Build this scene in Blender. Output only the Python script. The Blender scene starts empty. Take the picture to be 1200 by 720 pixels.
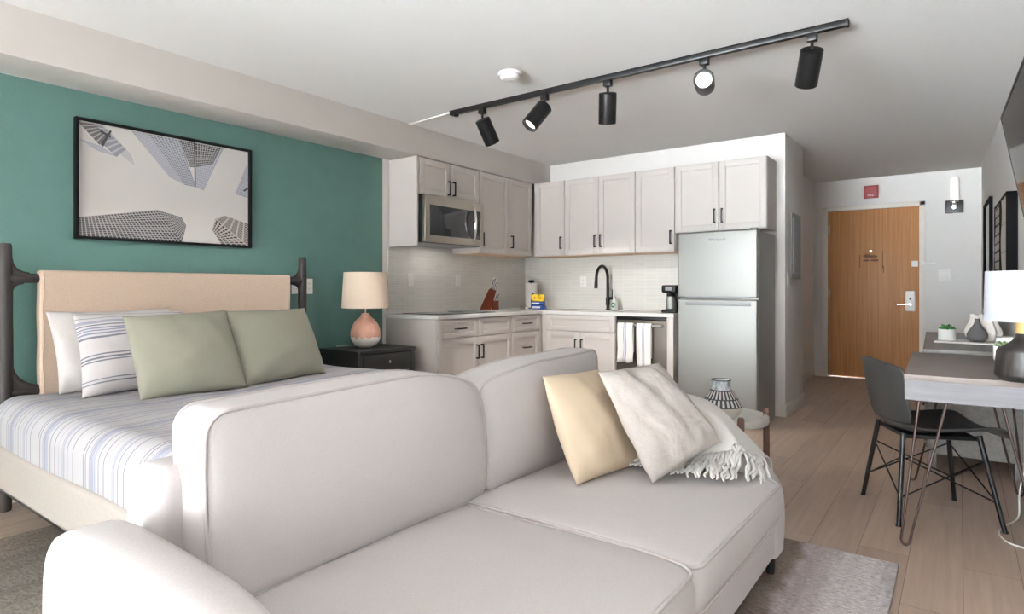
import bpy, bmesh, math, random
from math import sin, cos, pi, radians as R, sqrt
from mathutils import Vector as V, Matrix as M4
random.seed(7)
sc = bpy.context.scene
COL = sc.collection

# ------------------------------------------------------------------ materials
def lin(c):
    def f(u):
        u /= 255.0
        return u/12.92 if u <= 0.04045 else ((u+0.055)/1.055)**2.4
    return (f(c[0]), f(c[1]), f(c[2]), 1)

def base_mat(name, rgb, rough=0.6, metal=0.0, spec=0.5):
    m = bpy.data.materials.new(name); m.use_nodes = True
    b = m.node_tree.nodes['Principled BSDF']
    b.inputs['Base Color'].default_value = lin(rgb)
    b.inputs['Roughness'].default_value = rough
    b.inputs['Metallic'].default_value = metal
    b.inputs['Specular IOR Level'].default_value = spec
    return m, m.node_tree.nodes, m.node_tree.links, b

def mat(name, rgb, rough=0.6, metal=0.0, spec=0.5, var=0.0, vscale=(8, 8, 8), bump=0.0, bscale=200.0, sheen=0.0, detail=4, bdist=0.001):
    """plain procedural surface: a colour that drifts with noise plus a noise bump"""
    m, N, L, b = base_mat(name, rgb, rough, metal, spec)
    tc = N.new('ShaderNodeTexCoord')
    mp = N.new('ShaderNodeMapping'); mp.inputs['Scale'].default_value = vscale
    L.new(tc.outputs['Object'], mp.inputs['Vector'])
    n = N.new('ShaderNodeTexNoise'); n.inputs['Scale'].default_value = 1.0; n.inputs['Detail'].default_value = detail
    L.new(mp.outputs['Vector'], n.inputs['Vector'])
    if var > 0:
        cr = N.new('ShaderNodeValToRGB')
        lo = [max(0, c*(1-var)) for c in rgb]; hi = [min(255, c*(1+var)) for c in rgb]
        cr.color_ramp.elements[0].position = 0.3; cr.color_ramp.elements[0].color = lin(lo)
        cr.color_ramp.elements[1].position = 0.7; cr.color_ramp.elements[1].color = lin(hi)
        L.new(n.outputs['Fac'], cr.inputs['Fac']); L.new(cr.outputs['Color'], b.inputs['Base Color'])
    if bump > 0:
        n2 = N.new('ShaderNodeTexNoise'); n2.inputs['Scale'].default_value = bscale; n2.inputs['Detail'].default_value = 3
        L.new(tc.outputs['Object'], n2.inputs['Vector'])
        bp = N.new('ShaderNodeBump'); bp.inputs['Strength'].default_value = bump; bp.inputs['Distance'].default_value = bdist
        L.new(n2.outputs['Fac'], bp.inputs['Height']); L.new(bp.outputs['Normal'], b.inputs['Normal'])
    if sheen > 0:
        b.inputs['Sheen Weight'].default_value = sheen
    return m

def emis(name, rgb, strength):
    m, N, L, b = base_mat(name, rgb, 0.4)
    b.inputs['Emission Color'].default_value = lin(rgb); b.inputs['Emission Strength'].default_value = strength
    return m

def node_math(N, L, op, a, b=None):
    n = N.new('ShaderNodeMath'); n.operation = op
    for i, x in enumerate((a, b)):
        if x is None: continue
        if isinstance(x, (int, float)): n.inputs[i].default_value = x
        else: L.new(x, n.inputs[i])
    return n.outputs[0]

def stripes(name, bands, period, use_uv, bg=(226, 224, 226), axis='X'):
    """woven cloth with repeated coloured stripes; bands = (start, end, rgb) inside a period of 1"""
    m, N, L, b = base_mat(name, bg, 0.9, 0, 0.2)
    tc = N.new('ShaderNodeTexCoord'); sp = N.new('ShaderNodeSeparateXYZ')
    L.new(tc.outputs['UV' if use_uv else 'Object'], sp.inputs[0])
    v = node_math(N, L, 'FRACT', node_math(N, L, 'DIVIDE', sp.outputs[axis], period))
    cr = N.new('ShaderNodeValToRGB'); e = cr.color_ramp; e.interpolation = 'CONSTANT'
    e.elements[0].position = 0; e.elements[0].color = lin(bg); e.elements.remove(e.elements[1])
    for s, t, c in bands:
        q = e.elements.new(s); q.color = lin(c)
        q = e.elements.new(t); q.color = lin(bg)
    L.new(v, cr.inputs['Fac'])
    n = N.new('ShaderNodeTexNoise'); n.inputs['Scale'].default_value = 420
    L.new(tc.outputs['Object'], n.inputs['Vector'])
    mx = N.new('ShaderNodeMix'); mx.data_type = 'RGBA'; mx.blend_type = 'MULTIPLY'; mx.inputs['Factor'].default_value = 0.25
    L.new(cr.outputs['Color'], mx.inputs['A']); L.new(n.outputs['Fac'], mx.inputs['B'])
    g = N.new('ShaderNodeMix'); g.data_type = 'RGBA'; g.inputs['Factor'].default_value = 0.75
    L.new(mx.outputs['Result'], g.inputs['A']); L.new(cr.outputs['Color'], g.inputs['B'])
    L.new(g.outputs['Result'], b.inputs['Base Color'])
    bp = N.new('ShaderNodeBump'); bp.inputs['Strength'].default_value = 0.3; bp.inputs['Distance'].default_value = 0.001
    L.new(n.outputs['Fac'], bp.inputs['Height']); L.new(bp.outputs['Normal'], b.inputs['Normal'])
    return m

def fabric(name, rgb, var=0.05, weave=600, bump=0.35, fold=0.0):
    m, N, L, b = base_mat(name, rgb, 0.95, 0, 0.15)
    tc = N.new('ShaderNodeTexCoord')
    w1 = N.new('ShaderNodeTexNoise'); w1.inputs['Scale'].default_value = weave
    mp = N.new('ShaderNodeMapping'); mp.inputs['Scale'].default_value = (1, 1, .18)
    L.new(tc.outputs['Object'], mp.inputs[0]); L.new(mp.outputs[0], w1.inputs['Vector'])
    w2 = N.new('ShaderNodeTexNoise'); w2.inputs['Scale'].default_value = weave
    mp2 = N.new('ShaderNodeMapping'); mp2.inputs['Scale'].default_value = (.18, .18, 1)
    L.new(tc.outputs['Object'], mp2.inputs[0]); L.new(mp2.outputs[0], w2.inputs['Vector'])
    s = node_math(N, L, 'ADD', w1.outputs['Fac'], w2.outputs['Fac'])
    cr = N.new('ShaderNodeValToRGB')
    cr.color_ramp.elements[0].position = .35; cr.color_ramp.elements[0].color = lin([c*(1-var) for c in rgb])
    cr.color_ramp.elements[1].position = .65; cr.color_ramp.elements[1].color = lin([min(255, c*(1+var)) for c in rgb])
    h = node_math(N, L, 'MULTIPLY', s, 0.5)
    L.new(h, cr.inputs['Fac']); L.new(cr.outputs['Color'], b.inputs['Base Color'])
    bp = N.new('ShaderNodeBump'); bp.inputs['Strength'].default_value = bump; bp.inputs['Distance'].default_value = 0.001
    L.new(h, bp.inputs['Height'])
    if fold > 0:
        f = N.new('ShaderNodeTexNoise'); f.inputs['Scale'].default_value = 9; f.inputs['Detail'].default_value = 2; f.inputs['Distortion'].default_value = 0.6
        L.new(tc.outputs['Object'], f.inputs['Vector'])
        b2 = N.new('ShaderNodeBump'); b2.inputs['Strength'].default_value = fold; b2.inputs['Distance'].default_value = 0.02
        L.new(f.outputs['Fac'], b2.inputs['Height']); L.new(b2.outputs['Normal'], bp.inputs['Normal'])
    L.new(bp.outputs['Normal'], b.inputs['Normal'])
    return m

def wood(name, c1, c2, scale=(30, 1.2, 30), rough=0.5, dark=0.0):
    m, N, L, b = base_mat(name, c1, rough, 0, 0.4)
    tc = N.new('ShaderNodeTexCoord'); mp = N.new('ShaderNodeMapping'); mp.inputs['Scale'].default_value = scale
    L.new(tc.outputs['Object'], mp.inputs[0])
    n = N.new('ShaderNodeTexNoise'); n.inputs['Scale'].default_value = 1; n.inputs['Detail'].default_value = 8; n.inputs['Roughness'].default_value = .65
    L.new(mp.outputs[0], n.inputs['Vector'])
    cr = N.new('ShaderNodeValToRGB'); cr.color_ramp.elements[0].position = .3; cr.color_ramp.elements[0].color = lin(c1)
    cr.color_ramp.elements[1].position = .7; cr.color_ramp.elements[1].color = lin(c2)
    L.new(n.outputs['Fac'], cr.inputs['Fac']); L.new(cr.outputs['Color'], b.inputs['Base Color'])
    bp = N.new('ShaderNodeBump'); bp.inputs['Strength'].default_value = .2; bp.inputs['Distance'].default_value = .001
    L.new(n.outputs['Fac'], bp.inputs['Height']); L.new(bp.outputs['Normal'], b.inputs['Normal'])
    return m

def floor_mat():
    m, N, L, b = base_mat('plank_floor', (150, 128, 112), .42, 0, .35)
    tc = N.new('ShaderNodeTexCoord'); mp = N.new('ShaderNodeMapping'); mp.inputs['Rotation'].default_value = (0, 0, pi/2)
    L.new(tc.outputs['Object'], mp.inputs[0])
    br = N.new('ShaderNodeTexBrick'); br.offset = .37; br.offset_frequency = 2
    br.inputs['Scale'].default_value = 1; br.inputs['Brick Width'].default_value = 1.3; br.inputs['Row Height'].default_value = .185
    br.inputs['Mortar Size'].default_value = .0012; br.inputs['Mortar Smooth'].default_value = .2
    br.inputs['Color1'].default_value = lin((190, 168, 152)); br.inputs['Color2'].default_value = lin((174, 153, 139)); br.inputs['Mortar'].default_value = lin((108, 92, 82))
    L.new(mp.outputs[0], br.inputs['Vector'])
    mp2 = N.new('ShaderNodeMapping'); mp2.inputs['Scale'].default_value = (30, 1.5, 30)
    L.new(tc.outputs['Object'], mp2.inputs[0])
    n = N.new('ShaderNodeTexNoise'); n.inputs['Scale'].default_value = 1; n.inputs['Detail'].default_value = 8; n.inputs['Roughness'].default_value = .62
    L.new(mp2.outputs[0], n.inputs['Vector'])
    cr = N.new('ShaderNodeValToRGB'); cr.color_ramp.elements[0].position = .28; cr.color_ramp.elements[0].color = (.76, .74, .72, 1)
    cr.color_ramp.elements[1].position = .72; cr.color_ramp.elements[1].color = (1.12, 1.12, 1.12, 1)
    L.new(n.outputs['Fac'], cr.inputs['Fac'])
    mx = N.new('ShaderNodeMix'); mx.data_type = 'RGBA'; mx.blend_type = 'MULTIPLY'; mx.inputs['Factor'].default_value = .8
    L.new(br.outputs['Color'], mx.inputs['A']); L.new(cr.outputs['Color'], mx.inputs['B'])
    L.new(mx.outputs['Result'], b.inputs['Base Color'])
    bp = N.new('ShaderNodeBump'); bp.inputs['Strength'].default_value = .15; bp.inputs['Distance'].default_value = .001
    L.new(n.outputs['Fac'], bp.inputs['Height']); L.new(bp.outputs['Normal'], b.inputs['Normal'])
    return m

def tile_mat():
    m, N, L, b = base_mat('mosaic_tile', (212, 210, 203), .3, 0, .5)
    tc = N.new('ShaderNodeTexCoord'); sp = N.new('ShaderNodeSeparateXYZ'); L.new(tc.outputs['Object'], sp.inputs[0])
    cb = N.new('ShaderNodeCombineXYZ')
    L.new(node_math(N, L, 'ADD', sp.outputs['X'], sp.outputs['Y']), cb.inputs['X']); L.new(sp.outputs['Z'], cb.inputs['Y'])
    br = N.new('ShaderNodeTexBrick'); br.offset = 0.0; br.inputs['Scale'].default_value = 1
    br.inputs['Brick Width'].default_value = .125; br.inputs['Row Height'].default_value = .022; br.inputs['Mortar Size'].default_value = .0022; br.inputs['Mortar Smooth'].default_value = .4
    br.inputs['Color1'].default_value = lin((216, 213, 207)); br.inputs['Color2'].default_value = lin((209, 207, 200)); br.inputs['Mortar'].default_value = lin((224, 222, 217))
    L.new(cb.outputs[0], br.inputs['Vector']); L.new(br.outputs['Color'], b.inputs['Base Color'])
    bp = N.new('ShaderNodeBump'); bp.inputs['Strength'].default_value = .3; bp.inputs['Distance'].default_value = .002; bp.invert = True
    L.new(br.outputs['Fac'], bp.inputs['Height']); L.new(bp.outputs['Normal'], b.inputs['Normal'])
    return m

def rug_mat():
    m, N, L, b = base_mat('distressed_rug', (170, 160, 160), 1, 0, .05)
    tc = N.new('ShaderNodeTexCoord'); sp = N.new('ShaderNodeSeparateXYZ'); L.new(tc.outputs['Object'], sp.inputs[0])
    wob = N.new('ShaderNodeTexNoise'); wob.inputs['Scale'].default_value = 7; wob.inputs['Detail'].default_value = 5
    L.new(tc.outputs['Object'], wob.inputs['Vector'])
    xx = node_math(N, L, 'ADD', sp.outputs['X'], node_math(N, L, 'MULTIPLY', node_math(N, L, 'SUBTRACT', wob.outputs['Fac'], .5), .12))
    f = node_math(N, L, 'DIVIDE', node_math(N, L, 'ADD', xx, 1.64), 3.28)
    cr = N.new('ShaderNodeValToRGB'); e = cr.color_ramp
    stops = [(0, (120, 108, 98)), (.1, (96, 90, 84)), (.3, (112, 106, 100)), (.55, (112, 102, 95)), (.82, (104, 93, 85)), (.89, (126, 113, 104)), (.903, (198, 187, 189)), (.93, (206, 197, 200)), (.94, (232, 227, 230)), (.985, (234, 230, 234)), (1, (200, 196, 200))]
    e.elements[0].position = 0; e.elements[0].color = lin(stops[0][1]); e.elements[1].position = 1; e.elements[1].color = lin(stops[-1][1])
    for p, c in stops[1:-1]:
        q = e.elements.new(p); q.color = lin(c)
    L.new(f, cr.inputs['Fac'])
    mp = N.new('ShaderNodeMapping'); mp.inputs['Scale'].default_value = (42, 84, 1); L.new(tc.outputs['Object'], mp.inputs[0])
    n = N.new('ShaderNodeTexNoise'); n.inputs['Scale'].default_value = 1; n.inputs['Detail'].default_value = 5; n.inputs['Roughness'].default_value = .8
    L.new(mp.outputs[0], n.inputs['Vector'])
    c2 = N.new('ShaderNodeValToRGB'); c2.color_ramp.elements[0].position = .32; c2.color_ramp.elements[0].color = (.42, .41, .40, 1)
    c2.color_ramp.elements[1].position = .66; c2.color_ramp.elements[1].color = (1.4, 1.38, 1.36, 1)
    L.new(n.outputs['Fac'], c2.inputs['Fac'])
    mx = N.new('ShaderNodeMix'); mx.data_type = 'RGBA'; mx.blend_type = 'MULTIPLY'; mx.inputs['Factor'].default_value = .9
    L.new(cr.outputs['Color'], mx.inputs['A']); L.new(c2.outputs['Color'], mx.inputs['B'])
    mp3 = N.new('ShaderNodeMapping'); mp3.inputs['Scale'].default_value = (16, 1.4, 1); L.new(tc.outputs['Object'], mp3.inputs[0])
    w = N.new('ShaderNodeTexNoise'); w.inputs['Scale'].default_value = 1; w.inputs['Detail'].default_value = 6
    L.new(mp3.outputs[0], w.inputs['Vector'])
    c3 = N.new('ShaderNodeValToRGB'); c3.color_ramp.elements[0].position = .40; c3.color_ramp.elements[0].color = (.62, .6, .6, 1)
    c3.color_ramp.elements[1].position = .5; c3.color_ramp.elements[1].color = (1, 1, 1, 1)
    L.new(w.outputs['Fac'], c3.inputs['Fac'])
    m2 = N.new('ShaderNodeMix'); m2.data_type = 'RGBA'; m2.blend_type = 'MULTIPLY'; m2.inputs['Factor'].default_value = .4
    L.new(mx.outputs['Result'], m2.inputs['A']); L.new(c3.outputs['Color'], m2.inputs['B'])
    L.new(m2.outputs['Result'], b.inputs['Base Color'])
    bp = N.new('ShaderNodeBump'); bp.inputs['Strength'].default_value = .6; bp.inputs['Distance'].default_value = .004
    L.new(n.outputs['Fac'], bp.inputs['Height']); L.new(bp.outputs['Normal'], b.inputs['Normal'])
    return m

def lattice(name, dark, light, tu=.3, tv=.3, fade=None):
    """print ink: a window grid over the UVs of a printed tower"""
    m, N, L, b = base_mat(name, dark, .5, 0, .2)
    tc = N.new('ShaderNodeTexCoord'); sp = N.new('ShaderNodeSeparateXYZ'); L.new(tc.outputs['UV'], sp.inputs[0])
    a = node_math(N, L, 'LESS_THAN', node_math(N, L, 'FRACT', sp.outputs['X']), tu)
    c = node_math(N, L, 'LESS_THAN', node_math(N, L, 'FRACT', sp.outputs['Y']), tv)
    k = node_math(N, L, 'MAXIMUM', a, c)
    mx = N.new('ShaderNodeMix'); mx.data_type = 'RGBA'; mx.inputs['A'].default_value = lin(dark); mx.inputs['B'].default_value = lin(light)
    L.new(k, mx.inputs['Factor']); L.new(mx.outputs['Result'], b.inputs['Base Color'])
    return m

def brushed(name, rgb, rough=.3, axis=(2, 2, 300), metal=1.0, amp=.12):
    m, N, L, b = base_mat(name, rgb, rough, metal, .5)
    tc = N.new('ShaderNodeTexCoord'); mp = N.new('ShaderNodeMapping'); mp.inputs['Scale'].default_value = axis
    L.new(tc.outputs['Object'], mp.inputs[0])
    n = N.new('ShaderNodeTexNoise'); n.inputs['Scale'].default_value = 1; n.inputs['Detail'].default_value = 3
    L.new(mp.outputs[0], n.inputs['Vector'])
    L.new(node_math(N, L, 'ADD', rough-amp/2, node_math(N, L, 'MULTIPLY', n.outputs['Fac'], amp)), b.inputs['Roughness'])
    return m

# ------------------------------------------------------------------ mesh builder
class MB:
    def __init__(s): s.v = []; s.f = []; s.mi = []; s.uv = {}
    def face(s, idx, mi=0, uv=None):
        if uv: s.uv[len(s.f)] = uv
        s.f.append(tuple(idx)); s.mi.append(mi)
    def mark(s): return len(s.v)
    def xf(s, m, start=0):
        for i in range(start, len(s.v)): s.v[i] = m @ s.v[i]
        return s
    def box(s, x0, x1, y0, y1, z0, z1, r=0.0, k=2, mi=0):
        if x1 < x0: x0, x1 = x1, x0
        if y1 < y0: y0, y1 = y1, y0
        if z1 < z0: z0, z1 = z1, z0
        c = V(((x0+x1)/2, (y0+y1)/2, (z0+z1)/2)); h = ((x1-x0)/2, (y1-y0)/2, (z1-z0)/2)
        if r <= 0:
            b = len(s.v)
            for z in (-1, 1):
                for x, y in ((-1, -1), (1, -1), (1, 1), (-1, 1)):
                    s.v.append(c + V((x*h[0], y*h[1], z*h[2])))
            for q in ((3, 2, 1, 0), (4, 5, 6, 7), (0, 1, 5, 4), (1, 2, 6, 5), (2, 3, 7, 6), (3, 0, 4, 7)):
                s.face([b+i for i in q], mi)
            return s
        return s.rbox(c, h, r, k, 1, mi)
    def rbox(s, c, h, r, k=4, n=1, mi=0, fn=None):
        """rounded box on a cube grid; n inner segments; fn deforms local points"""
        r = min(r, min(h)*.999)
        def samp(hh):
            A = [(-(hh-r) - r*math.tan(pi/4*(1-i/k)), ) for i in range(k)]
            out = [a[0] for a in A]
            m = hh-r
            out += [-m + 2*m*i/n for i in range(n+1)]
            out += [(hh-r) + r*math.tan(pi/4*(i+1)/k) for i in range(k)]
            return out
        S = [samp(h[0]), samp(h[1]), samp(h[2])]
        idx = {}
        def vert(p):
            key = tuple(round(x, 7) for x in p)
            if key in idx: return idx[key]
            q = V([max(-(h[i]-r), min(h[i]-r, p[i])) for i in range(3)])
            d = V(p)-q
            if d.length > 1e-9: d = d.normalized()*r
            w = q+d
            if fn: w = fn(w)
            s.v.append(V(c)+w); idx[key] = len(s.v)-1
            return idx[key]
        for ax in range(3):
            u, w = (ax+1) % 3, (ax+2) % 3
            for sg in (-1, 1):
                for i in range(len(S[u])-1):
                    for j in range(len(S[w])-1):
                        q = []
                        for a, b2 in ((i, j), (i+1, j), (i+1, j+1), (i, j+1)):
                            p = [0, 0, 0]; p[ax] = sg*h[ax]; p[u] = S[u][a]; p[w] = S[w][b2]
                            q.append(vert(p))
                        if sg < 0: q.reverse()
                        if len(set(q)) == 4: s.face(q, mi)
                        elif len(set(q)) == 3:
                            z = []
                            for t in q:
                                if t not in z: z.append(t)
                            s.face(z, mi)
        return s
    def lathe(s, prof, n=32, c=(0, 0, 0), mi=0, fn=None, cap=True):
        b = len(s.v); c = V(c)
        for r, z in prof:
            for i in range(n):
                a = 2*pi*i/n; rr = r if not fn else fn(r, z, a)
                s.v.append(c+V((rr*cos(a), rr*sin(a), z)))
        m = len(prof)
        for j in range(m-1):
            for i in range(n):
                i2 = (i+1) % n
                s.face((b+j*n+i, b+j*n+i2, b+(j+1)*n+i2, b+(j+1)*n+i), mi if not callable(mi) else mi(j, i))
        if cap:
            s.face([b+i for i in range(n)][::-1], mi if not callable(mi) else mi(0, 0))
            s.face([b+(m-1)*n+i for i in range(n)], mi if not callable(mi) else mi(m-2, 0))
        return s
    def cyl(s, p0, p1, r0, r1=None, n=20, mi=0, bev=0.0):
        r1 = r0 if r1 is None else r1
        p0 = V(p0); p1 = V(p1); L_ = (p1-p0).length
        st = len(s.v)
        if bev > 0: prof = [(r0-bev, 0), (r0, bev), (r1, L_-bev), (r1-bev, L_)]
        else: prof = [(r0, 0), (r1, L_)]
        s.lathe(prof, n, (0, 0, 0), mi)
        q = V((0, 0, 1)).rotation_difference((p1-p0).normalized()).to_matrix().to_4x4()
        s.xf(M4.Translation(p0) @ q, st)
        return s
    def tube(s, pts, r, n=8, closed=False, mi=0):
        pts = [V(p) for p in pts]; m = len(pts)
        rad = r if isinstance(r, (list, tuple)) else [r]*m
        b = len(s.v)
        T = []
        for i in range(m):
            if closed: t = pts[(i+1) % m]-pts[i-1]
            else: t = pts[min(i+1, m-1)]-pts[max(i-1, 0)]
            T.append(t.normalized() if t.length > 1e-9 else V((0, 0, 1)))
        up = V((0, 0, 1)) if abs(T[0].z) < .9 else V((1, 0, 0))
        nrm = (up - T[0]*up.dot(T[0])).normalized()
        for i in range(m):
            if i: nrm = (T[i-1].rotation_difference(T[i]) @ nrm)
            nrm = (nrm - T[i]*nrm.dot(T[i])).normalized(); bn = T[i].cross(nrm)
            for k in range(n):
                a = 2*pi*k/n
                s.v.append(pts[i] + (nrm*cos(a)+bn*sin(a))*rad[i])
        for i in range(m if closed else m-1):
            j = (i+1) % m
            for k in range(n):
                k2 = (k+1) % n
                s.face((b+i*n+k, b+i*n+k2, b+j*n+k2, b+j*n+k), mi)
        if not closed:
            s.face([b+k for k in range(n)][::-1], mi); s.face([b+(m-1)*n+k for k in range(n)], mi)
        return s
    def prism(s, poly, a0, a1, axis='y', mi=0):
        """extrude a 2D polygon: axis y -> poly in (x,z); x -> (y,z); z -> (x,y)"""
        b = len(s.v); n = len(poly)
        for a in (a0, a1):
            for p, q in poly:
                s.v.append(V({'y': (p, a, q), 'x': (a, p, q), 'z': (p, q, a)}[axis]))
        s.face(range(b, b+n), mi); s.face([b+n+i for i in range(n)][::-1], mi)
        for i in range(n):
            j = (i+1) % n
            s.face((b+i, b+n+i, b+n+j, b+j), mi)
        return s
    def grid(s, P, mi=0, uvf=None, flip=False):
        """P[i][j] rows of points"""
        b = len(s.v); nr = len(P); nc = len(P[0])
        for row in P: s.v.extend(V(p) for p in row)
        for i in range(nr-1):
            for j in range(nc-1):
                q = [b+i*nc+j, b+i*nc+j+1, b+(i+1)*nc+j+1, b+(i+1)*nc+j]
                uv = [uvf(i, j), uvf(i, j+1), uvf(i+1, j+1), uvf(i+1, j)] if uvf else None
                if flip: q.reverse(); uv = uv[::-1] if uv else None
                s.face(q, mi, uv)
        return s
    def build(s, name, mats, parent=None, smooth=True, sharp=35, fixn=True, weld=False):
        me = bpy.data.meshes.new(name)
        me.from_pydata([tuple(p) for p in s.v], [], s.f)
        if not isinstance(mats, (list, tuple)): mats = [mats]
        for m in mats: me.materials.append(m)
        me.polygons.foreach_set('material_index', s.mi)
        if s.uv:
            ul = me.uv_layers.new(name='UVMap')
            for fi, uv in s.uv.items():
                for k, li in enumerate(me.polygons[fi].loop_indices): ul.data[li].uv = uv[k]
        me.validate(); me.update()
        if fixn or weld:
            bm = bmesh.new(); bm.from_mesh(me)
            if weld: bmesh.ops.remove_doubles(bm, verts=bm.verts, dist=1e-5)
            bmesh.ops.recalc_face_normals(bm, faces=bm.faces); bm.to_mesh(me); bm.free()
        if smooth:
            me.polygons.foreach_set('use_smooth', [True]*len(me.polygons))
            me.set_sharp_from_angle(angle=R(sharp))
        o = bpy.data.objects.new(name, me); COL.objects.link(o)
        if parent: o.parent = parent
        return o

def thing(name, label, cat, loc=(0, 0, 0), rotz=0.0, group=None):
    o = bpy.data.objects.new(name, None); o.empty_display_size = .05; COL.objects.link(o)
    o.location = loc; o.rotation_euler = (0, 0, rotz)
    return tag(o, label, cat, group)
def tag(o, label, cat, group=None):
    o['label'] = label; o['category'] = cat
    if group: o['group'] = group
    return o
def struct(o):
    o['kind'] = 'structure'; return o
def bx(x0, x1, y0, y1, z0, z1, r=0.0, k=2): return MB().box(x0, x1, y0, y1, z0, z1, r, k)
def arc(c, r, a0, a1, n, plane='xz'):
    out = []
    for i in range(n+1):
        a = a0+(a1-a0)*i/n; p, q = r*cos(a), r*sin(a)
        out.append(V(c)+V({'xz': (p, 0, q), 'yz': (0, p, q), 'xy': (p, q, 0)}[plane]))
    return out
def text(name, body, size, matrix, m, parent, extrude=.0004, align='CENTER'):
    cu = bpy.data.curves.new(name, 'FONT'); cu.body = body; cu.size = size; cu.extrude = extrude; cu.align_x = align; cu.align_y = 'CENTER'
    cu.materials.append(m)
    tmp = bpy.data.objects.new(name, cu); COL.objects.link(tmp)
    dg = bpy.context.evaluated_depsgraph_get(); dg.update()
    me = bpy.data.meshes.new_from_object(tmp.evaluated_get(dg)); me.name = name
    bpy.data.objects.remove(tmp, do_unlink=True); bpy.data.curves.remove(cu)
    o = bpy.data.objects.new(name, me); COL.objects.link(o); o.parent = parent; o.matrix_local = matrix
    return o

def rrect(w, h, rad, n=6, per=14):
    """points of a rounded rectangle, evenly enough spread for soft edges"""
    pts = []
    hw, hh = w/2, h/2
    cs = [(hw-rad, hh-rad, 0), (-(hw-rad), hh-rad, pi/2), (-(hw-rad), -(hh-rad), pi), (hw-rad, -(hh-rad), 3*pi/2)]
    for ci, (cx, cy, a0) in enumerate(cs):
        arcp = [(cx+rad*cos(a0+pi/2*i/n), cy+rad*sin(a0+pi/2*i/n)) for i in range(n+1)]
        pts += arcp
        nx = cs[(ci+1) % 4]; b = (nx[0]+rad*cos(nx[2]), nx[1]+rad*sin(nx[2])); a = arcp[-1]
        for i in range(1, per): pts.append((a[0]+(b[0]-a[0])*i/per, a[1]+(b[1]-a[1])*i/per))
    return pts

def cushion(w, h, t, rad, crown, bulge, deform, pipe=.006):
    """boxed cushion: local x,y in plane, z thick. Returns (body MB, piping MB)"""
    P = rrect(w, h, rad); n = len(P)
    mb = MB(); rings = []
    S = [0.02, .12, .25, .4, .55, .68, .8, .9, .96, 1.0]
    def cz(s_, x, y):
        ex = 1-abs(2*x/w)**3; ey = 1-abs(2*y/h)**3
        return crown*max(0, ex)**.6*max(0, ey)**.6
    for s_ in S: rings.append([(x*s_, y*s_, t/2+cz(s_, x*s_, y*s_)) for x, y in P])
    for i in range(1, 5):
        f = i/5; b = 1+bulge*sin(pi*f)/max(w, h)*2
        rings.append([(x*b, y*b, t/2-t*f) for x, y in P])
    for s_ in reversed(S): rings.append([(x*s_, y*s_, -t/2-cz(s_, x*s_, y*s_)) for x, y in P])
    for rg in rings:
        for p in rg: mb.v.append(deform(V(p)))
    for j in range(len(rings)-1):
        for i in range(n):
            k = (i+1) % n
            mb.face((j*n+i, j*n+k, (j+1)*n+k, (j+1)*n+i))
    mb.face(range(n)); mb.face([(len(rings)-1)*n+i for i in range(n)][::-1])
    pp = MB()
    for z in (t/2, -t/2):
        pp.tube([deform(V((x*1.001, y*1.001, z))) for x, y in P], pipe, 6, closed=True)
    return mb, pp

def pillow(corners, thick, n=26, pinch=.06, wr=.004, seed=0, sag=0.0, uvs=(1, 1)):
    """knife-edge pillow through four corners (bottom-left, bottom-right, top-right, top-left)"""
    A, B, C_, D = [V(c) for c in corners]
    nrm = ((B-A)+(C_-D)).cross((D-A)+(C_-B)).normalized()
    rnd = random.Random(seed); ph = [rnd.uniform(0, 6.28) for _ in range(8)]
    mb = MB()
    def P(i, j, sgn):
        u = -cos(pi*i/n)*.55+(2*i/n-1)*.45; v = -cos(pi*j/n)*.55+(2*j/n-1)*.45
        pu = u*(1-pinch*(1-v*v)*abs(u)**3); pv = v*(1-pinch*(1-u*u)*abs(v)**3)
        a, b = (pu+1)/2, (pv+1)/2
        p = A*(1-a)*(1-b)+B*a*(1-b)+C_*a*b+D*(1-a)*b
        prof = (max(0, 1-u**2)**.55)*(max(0, 1-v**2)**.55)
        prof = prof*(1+sag*(-v))
        w = wr*(sin(7*u+3*v+ph[0])+sin(-4*u+9*v+ph[1])+.7*sin(13*u*v+ph[2])+.6*sin(11*v-6*u+ph[3])+.5*sin(17*u+5*v+ph[4]))*min(1, prof*2.5)
        return p+nrm*sgn*(thick/2*prof+w)
    for sg in (1, -1):
        rows = [[P(i, j, sg) for i in range(n+1)] for j in range(n+1)]
        mb.grid(rows, 0, (lambda r, c: (c/n*uvs[0], r/n*uvs[1])), flip=sg < 0)
    return mb, nrm

def catmull(P, k=5, closed=False):
    P = [V(p) for p in P]; n = len(P); out = []
    for i in range(n if closed else n-1):
        if closed: a0, a1, a2, a3 = P[i-1], P[i], P[(i+1) % n], P[(i+2) % n]
        else: a0, a1, a2, a3 = P[max(i-1, 0)], P[i], P[i+1], P[min(i+2, n-1)]
        for q in range(k):
            f = q/k
            out.append(.5*((2*a1)+(a2-a0)*f+(2*a0-5*a1+4*a2-a3)*f*f+(3*a1-a0-3*a2+a3)*f**3))
    if not closed: out.append(P[-1])
    return out
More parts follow.
